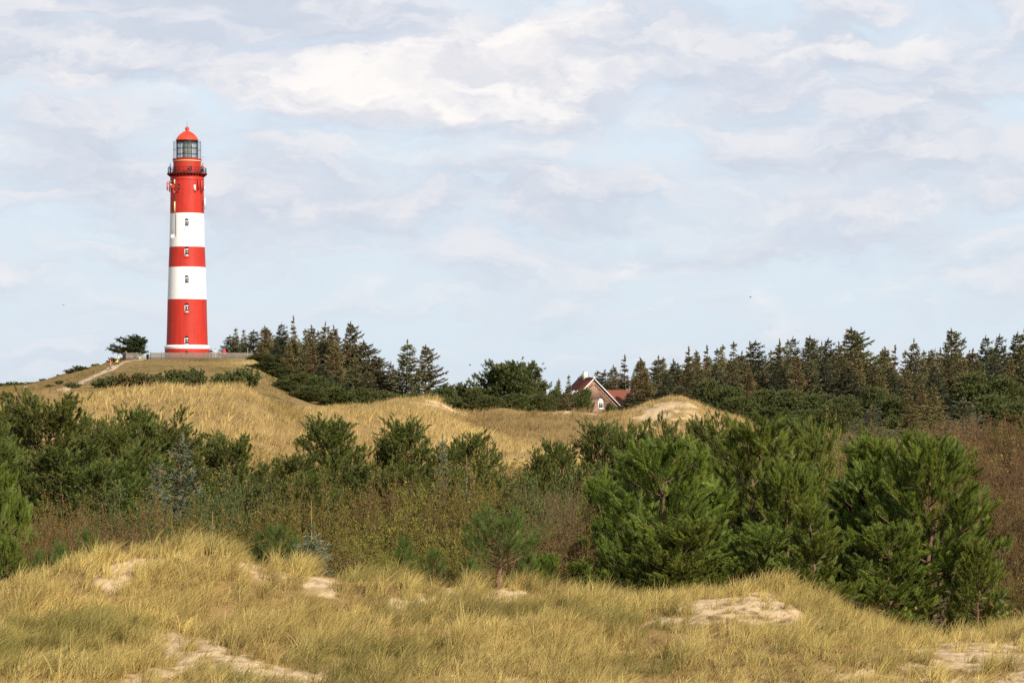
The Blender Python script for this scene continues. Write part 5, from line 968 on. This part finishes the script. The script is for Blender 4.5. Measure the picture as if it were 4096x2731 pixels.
# second rank, lower in front of the skyline trees
front = []
p_ = 2540
k_ = 0
while p_ < 4120:
    sky_ = float(np.interp(p_, [r_[0] for r_ in right], [r_[1] for r_ in right])); front.append((p_, sky_ + R0.uniform(55, 95), [1, 0, 2, 1, 0, 2, 4][k_ % 7])); p_ += R0.uniform(52, 72); k_ += 1
cnt = {}
for i, (px, py, v) in enumerate(front):
    m_, nm = max([l_ for l_ in lm if l_[0] <= px + 1], key=lambda l_: l_[0]); c = cnt.get(m_, 0); cnt[m_] = c + 1
    plant(spruce(v), f"{shape[v]} front-rank spruce, {ORD[min(c, 7)]}one right of {nm}", 'spruce', 'spruce_tree', px, py, 478 + R0.uniform(-12, 12), {0: 150, 1: 140, 2: 160, 4: 190}[v], group=GR, foliage_mat=M_leaf, rz=R0.uniform(-.5, .5))
for px, py, v, Y, w, lb in [(2575, 1480, 1, 440, 190, 'cone-gilded bushy spruce in front of the right end of the house wing'), (2515, 1570, 2, 450, 110, 'low dark spruce hiding the foot of the house wing'), (2640, 1540, 2, 455, 150, 'low dark spruce above the sand blowout'), (2720, 1540, 0, 455, 140, 'spruce right above the dark lip of the sand blowout'), (3530, 1500, 1, 440, 110, 'small orange-brown spruce low in the right wood'), (3690, 1530, 1, 300, 150, 'orange-leaved conifer before the right wood, above the dark reddish shrub'), (3740, 1540, 1, 330, 130, 'yellowish conifer right of the orange-leaved one'), (3640, 1580, 1, 290, 140, 'golden-tinged low conifer left of the orange-leaved one'), (2990, 1490, 1, 455, 170, 'rust-tinged spruce deep in the right wood above the dark pine belt'), (3380, 1470, 2, 450, 190, 'dark spruce under the broad tiered one in the middle of the right wood')]:
    plant(spruce(v), lb, 'spruce', 'spruce_tree', px, py, Y, w * R0.uniform(.85, 1.4), group=GR, foliage_mat=M_leaf, rz=R0.uniform(-.5, .5), tilt=R0.uniform(-.04, .06))
# the wood's interior, behind the trees one can tell apart
def backwood():
    rng = np.random.default_rng(12); src = [spruce(v)[1] for v in (0, 1, 2)]; VV = []; CC = []
    for s_ in src:
        V = np.empty(len(s_.vertices) * 3, np.float32); s_.vertices.foreach_get('co', V); a = s_.color_attributes['col']; C_ = np.empty(len(s_.vertices) * 4, np.float32); a.data.foreach_get('color', C_); VV.append(V.reshape(-1, 3, 3)); CC.append(C_.reshape(-1, 3, 4)[:, :, :3])
    ov = []; oc = []
    for i in range(190):
        if i < 45: px = rng.uniform(1020, 1420); Y = rng.uniform(545, 580); top = np.interp(px, [1020, 1170, 1400], [1360, 1330, 1355]) + rng.uniform(0, 40)
        else: px = rng.uniform(2430, 4250); Y = rng.uniform(545, 640); top = np.interp(px, [2430, 2600, 2900, 3400, 4200], [1495, 1460, 1420, 1405, 1395]) + rng.uniform(0, 45)
        j = rng.integers(0, 3); V = VV[j]; k = rng.random(len(V)) < .2; V = V[k]; C_ = CC[j][k]; x_ = X(px, Y); z0 = gz(x_, Y); sz = (Zp(top, Y) - z0) / 10; sx_ = sz * rng.uniform(.8, 1.1)
        c_ = V.mean(1, keepdims=True); V = (V - c_) * 1.5 + c_; ov.append((V * [sx_, sx_, sz] + [x_, Y, z0]).reshape(-1, 3)); oc.append(C_.reshape(-1, 3))
    V = np.concatenate(ov); return mesh_np('woodland', V, np.arange(len(V)).reshape(-1, 3), np.concatenate(oc))
tag(link('woodland', backwood(), M_leaf), 'dense interior of the spruce woods behind the trees at their edge', 'woodland', kind='stuff')
# ------------------------------------------------------------------ people
def cmat(name, c): 
    k = ('cm', name)
    if k not in LIB: LIB[k] = simple(name, c, .75, var=.08, scale=6)
    return LIB[k]
M_skin = simple('skin', s2l(224, 172, 142), .6, var=.04)
def skin_mesh(name, pts, edges, radii, root=0, sub=1):
    me = bpy.data.meshes.new(name); me.from_pydata(pts, edges, []); o = bpy.data.objects.new(name, me); COL.objects.link(o)
    md = o.modifiers.new('s', 'SKIN'); md.use_smooth_shade = True
    for i, r_ in enumerate(radii):
        v = me.skin_vertices[0].data[i]; v.radius = (r_, r_) if not isinstance(r_, tuple) else r_; v.use_root = (i == root)
    if sub: sb = o.modifiers.new('u', 'SUBSURF'); sb.levels = sub; sb.render_levels = sub
    dg = bpy.context.evaluated_depsgraph_get(); r = bpy.data.meshes.new_from_object(o.evaluated_get(dg)); bpy.data.objects.remove(o); r.name = name; return r
def person(label, loc, face, top, legs, hair, arms='down', stride=.12, lean=0.0, h=1.72, hat=None):
    """face: heading in radians (0 looks along +x). arms: down / rail / raised / push"""
    root = tag(empty('person', loc, face), label, 'person', 'visitors round the lighthouse'); s = h / 1.72; root.scale = (s, s, s); lx = lean
    P = []; E = []; R_ = []
    def v(p, r_, par=None):
        P.append(p); R_.append(r_); i = len(P) - 1
        if par is not None: E.append((par, i))
        return i
    pel = v((0, 0, .93), (.13, .10)); w_ = v((lx * .3, 0, 1.10), (.12, .09), pel); c_ = v((lx * .7, 0, 1.30), (.15, .10), w_); n0 = v((lx, 0, 1.45), (.07, .06), c_); n1 = v((lx + .01, 0, 1.52), .052, n0); hd = v((lx + .02, 0, 1.60), (.075, .085), n1); h2 = v((lx + .02, 0, 1.68), (.06, .07), hd); v((lx + .115, 0, 1.60), .012, hd)
    hands = {}; armp = {}
    for sg in (-1, 1):
        sh = v((lx * .85, sg * .19, 1.40), .055, c_)
        if arms == 'down': el, ha = (lx * .8 - .02, sg * .25, 1.13), (lx * .8 + .06, sg * .25, .88)
        elif arms == 'rail': el, ha = (lx + .12, sg * .25, 1.18), (lx + .34, sg * .20, 1.08)
        elif arms == 'raised': el, ha = (lx + .10, sg * .24, 1.18), (lx + .30, sg * .10, 1.42)
        else: el, ha = (lx + .05, sg * .24, 1.14), (lx + .34, sg * .20, 1.02)
        e_ = v(el, .042, sh); hv = v(ha, .028, e_); d = Vector(ha) - Vector(el); d.normalize(); sd = Vector((0, 1, 0)) if abs(d.y) < .8 else Vector((1, 0, 0)); pm_ = Vector(ha) + d * .055; pv = v(tuple(pm_), (.034, .018), hv)
        for k, ln in enumerate((.062, .072, .068, .052)): v(tuple(pm_ + d * ln + sd * (k - 1.5) * .02 + Vector((0, 0, -.012 * k * .5))), .009, pv)
        v(tuple(Vector(ha) + d * .03 + sd * -.045 * sg + Vector((.01, 0, .0))), .010, hv); armp[sg] = [(lx * .85, sg * .19, 1.40), el, ha]
    legp = {}
    for sg in (-1, 1):
        hip = v((0, sg * .09, .86), .095, pel); kn = v((sg * stride * .6 + .02, sg * .095, .48), .062, hip); an = v((sg * stride, sg * .1, .09), .04, kn); v((sg * stride + .15, sg * .11, .03), (.04, .03), an); legp[sg] = [(0, sg * .09, .86), (sg * stride * .6 + .02, sg * .095, .48), (sg * stride, sg * .1, .10)]
    body = link('body', skin_mesh('body', P, E, R_), M_skin, root)
    # jacket
    P = [(0, 0, .90), (lx * .3, 0, 1.10), (lx * .7, 0, 1.30), (lx * .98, 0, 1.44)]; E = [(0, 1), (1, 2), (2, 3)]; R_ = [(.165, .135), (.155, .125), (.18, .135), (.10, .09)]
    for sg in (-1, 1):
        a, e_, ha = armp[sg]; k = len(P); P += [a, e_, tuple(Vector(e_).lerp(Vector(ha), .85))]; R_ += [.078, .062, .05]; E += [(2, k), (k, k + 1), (k + 1, k + 2)]
    link('jacket', skin_mesh('jacket', P, E, R_), cmat('cloth_' + top[0], top[1]), root)
    P = [(0, 0, .96)]; E = []; R_ = [(.145, .12)]
    for sg in (-1, 1):
        k = len(P); P += legp[sg]; R_ += [.112, .08, .065]; E += [(0, k), (k, k + 1), (k + 1, k + 2)]
    link('trousers', skin_mesh('trousers', P, E, R_), cmat('cloth_' + legs[0], legs[1]), root)
    G = Geo(); th = np.linspace(.05, 1.9, 7); G.lathe([(.112 * math.sin(a), .112 * math.cos(a)) for a in th], 16); hm = G.build('hat' if hat else 'hair', cmat('hair_' + hair[0], hair[1]), root, (lx - .005, 0, 1.635), smooth=True); hm.rotation_euler.y = -.35
    for sg in (-1, 1):
        G = Geo(); G.lathe([(.001, .009), (.009, 0), (.001, -.009)], 8); G.build('eye', M_dark, root, (lx + .098, sg * .03, 1.625))
    return root
BLK = ('black', s2l(30, 32, 36)); GRY = ('grey_blue', s2l(88, 100, 104)); RED = ('red', s2l(206, 48, 48)); CORAL = ('coral', s2l(226, 96, 82)); BLU = ('bright_blue', s2l(50, 120, 190)); WHT = ('pale', s2l(214, 208, 196)); ORG = ('orange', s2l(226, 104, 46)); YLW = ('yellow', s2l(222, 186, 80)); DRK = ('dark_green', s2l(52, 66, 58)); HB = ('brown', s2l(88, 58, 36)); HD = ('dark', s2l(40, 32, 28)); HR = ('reddish', s2l(150, 80, 48)); TEAL = ('teal', s2l(74, 132, 116))
def on_ground(px, Y): x_ = X(px, Y); return (x_, Y, gz(x_, Y) - .01)
person('person in coral jacket and grey-blue trousers on the path, arms raised', on_ground(441, 459), .3, CORAL, GRY, HR, 'raised', .14)
person('person in pale clothes behind the pushchair on the path', on_ground(475, 470), math.pi + .4, WHT, GRY, HD, 'push', .16, .12)
person('person in a dark top with pale bag at the left edge of the brown field', on_ground(103, 382), -1.2, DRK, GRY, HD, 'down', .06, 0, 1.35)
person('person in dark clothes close to the right side of the tower base', on_ground(844, 512), -1.4, BLK, BLK, HD)
person('person in pale yellow and violet top, second right of the tower base', on_ground(861.5, 510), 3.0, WHT, WHT, HR, 'rail', .05)
gd = LZ + lz(694.6) + .0
def on_gallery(px, back=1): 
    r_ = 66.5 * PS; dx = (px - 748.5) * PS; dx = max(-r_, min(r_, dx)); return (LX + dx, LY - back * math.sqrt(max(0, r_ * r_ - dx * dx)), gd)
def outw(p): return math.atan2(p[1] - LY, p[0] - LX)
for px, bk, tp_, hr2, lb in [(675, -1, RED, HR, 'person in a red jacket at the left end of the lighthouse gallery'), (684, 1, BLU, HB, 'person in a bright blue jacket on the left side of the lighthouse gallery'), (773, 1, BLK, HR, 'person in black bending at the gallery railing right of centre'), (803, -1, BLK, HD, 'tall person in black against the drum at the right of the lighthouse gallery'), (812, 1, ORG, HD, 'person in an orange top at the right end of the lighthouse gallery')]:
    p = on_gallery(px, bk); bend = .3 if px == 773 else .05; person(lb, p, outw(p) if px != 773 else 3.6, tp_, BLK, hr2, 'rail', .05, bend, 1.45 if px == 773 else 1.72)
# person in a wide red cape right of the tower
cp = person('person in a wide red rain cape behind the fence, right of the tower', on_ground(897, 508), -1.57, RED, BLK, HD, 'down', .05, 0, 1.7)
G = Geo(); G.lathe([(.10, 1.46), (.2, 1.36), (.36, 1.05), (.50, .62), (.48, .60), (.34, 1.03), (.18, 1.32), (.09, 1.44)], 24); G.build('cape', cmat('cloth_red', RED[1]), cp, smooth=True)
# pushchair on the path
pcx, pcy, pcz = on_ground(467, 469.2); pc_ = tag(empty('pushchair', (pcx, pcy, pcz + .03), math.pi + .4), 'yellow-lined pushchair on the path in front of the person in pale clothes', 'pushchair')
G = Geo(); G.lathe([(.01, 0), (.24, .03), (.27, .2), (.25, .24), (.22, .2), (.01, .06)], 14); G.build('seat', cmat('cloth_yellow', YLW[1]), pc_, (.05, 0, .42))
G = Geo(); G.lathe([(.27 * math.cos(a), .27 * math.sin(a)) for a in np.linspace(0, 1.5, 7)], 14, a0=1.4, a1=4.9); G.build('hood', cmat('cloth_yellow', YLW[1]), pc_, (-.02, 0, .68))
G = Geo()
for sg in (-.2, .2): G.tube([(-.42, sg, 1.0), (-.1, sg, .55), (.38, sg, .12)], .014, 5); G.tube([(.1, sg, .5), (-.3, sg, .12)], .014, 5)
G.tube([(-.42, -.2, 1.0), (-.42, .2, 1.0)], .016, 5); G.build('frame', M_dark, pc_)
for wx_ in (.38, -.3):
    for sg in (-.23, .23):
        G = Geo(); th = np.linspace(0, math.tau, 15); G.tube([(wx_ + .11 * math.cos(a), sg, .12 + .11 * math.sin(a)) for a in th], .018, 5, cap=False)
        for a in (0, 1.05, 2.09): G.tube([(wx_ + .1 * math.cos(a), sg, .12 + .1 * math.sin(a)), (wx_ - .1 * math.cos(a), sg, .12 - .1 * math.sin(a))], .006, 4)
        G.build('wheel', M_dark, pc_)
G = Geo(); G.box((-.1, 0, .28), (.34, .34, .14)); G.build('basket', M_dark, pc_)
# ------------------------------------------------------------------ birds
def bird(px, py, Y, label, s, rz):
    r = tag(empty('bird', (X(px, Y), Y, Zp(py, Y)), rz), label, 'bird'); r.scale = (s, s, s); G = Geo()
    th = np.linspace(0, math.pi, 9); G.lathe([(.001 + .055 * math.sin(a) ** .8, .2 * math.cos(a)) for a in th], 10); b_ = G.build('body', M_dark, r, smooth=True); b_.rotation_euler.y = math.pi / 2
    G = Geo(); G.lathe([(.001, .05), (.035, .02), (.035, -.03), (.001, -.05)], 8); G.build('head', M_dark, r, (.2, 0, .03), smooth=True)
    for sg in (-1, 1):
        G = Geo(); G.add([(.08, sg * .03, .01), (.10, sg * .25, .14), (.0, sg * .52, .06), (-.08, sg * .25, .13), (-.07, sg * .03, .0), (.0, sg * .25, .16), (0, sg * .03, .03)], [[0, 1, 5], [0, 5, 6], [1, 2, 5], [5, 2, 3], [6, 5, 3], [6, 3, 4], [0, 4, 3], [0, 3, 1], [1, 3, 2]]); G.build('wing', M_dark, r)
    G = Geo(); G.box((-.24, 0, .0), (.12, .07, .012)); G.build('tail', M_dark, r)
bird(1880, 1460, 300, 'tiny dark bird in the sky left above the great pine', .55, .5); bird(3002, 1189, 330, 'tiny dark bird high in the sky above the right wood', .55, 2.6); bird(253, 1220, 330, 'tiny dark bird in the sky left of the lighthouse', .55, 1.2)
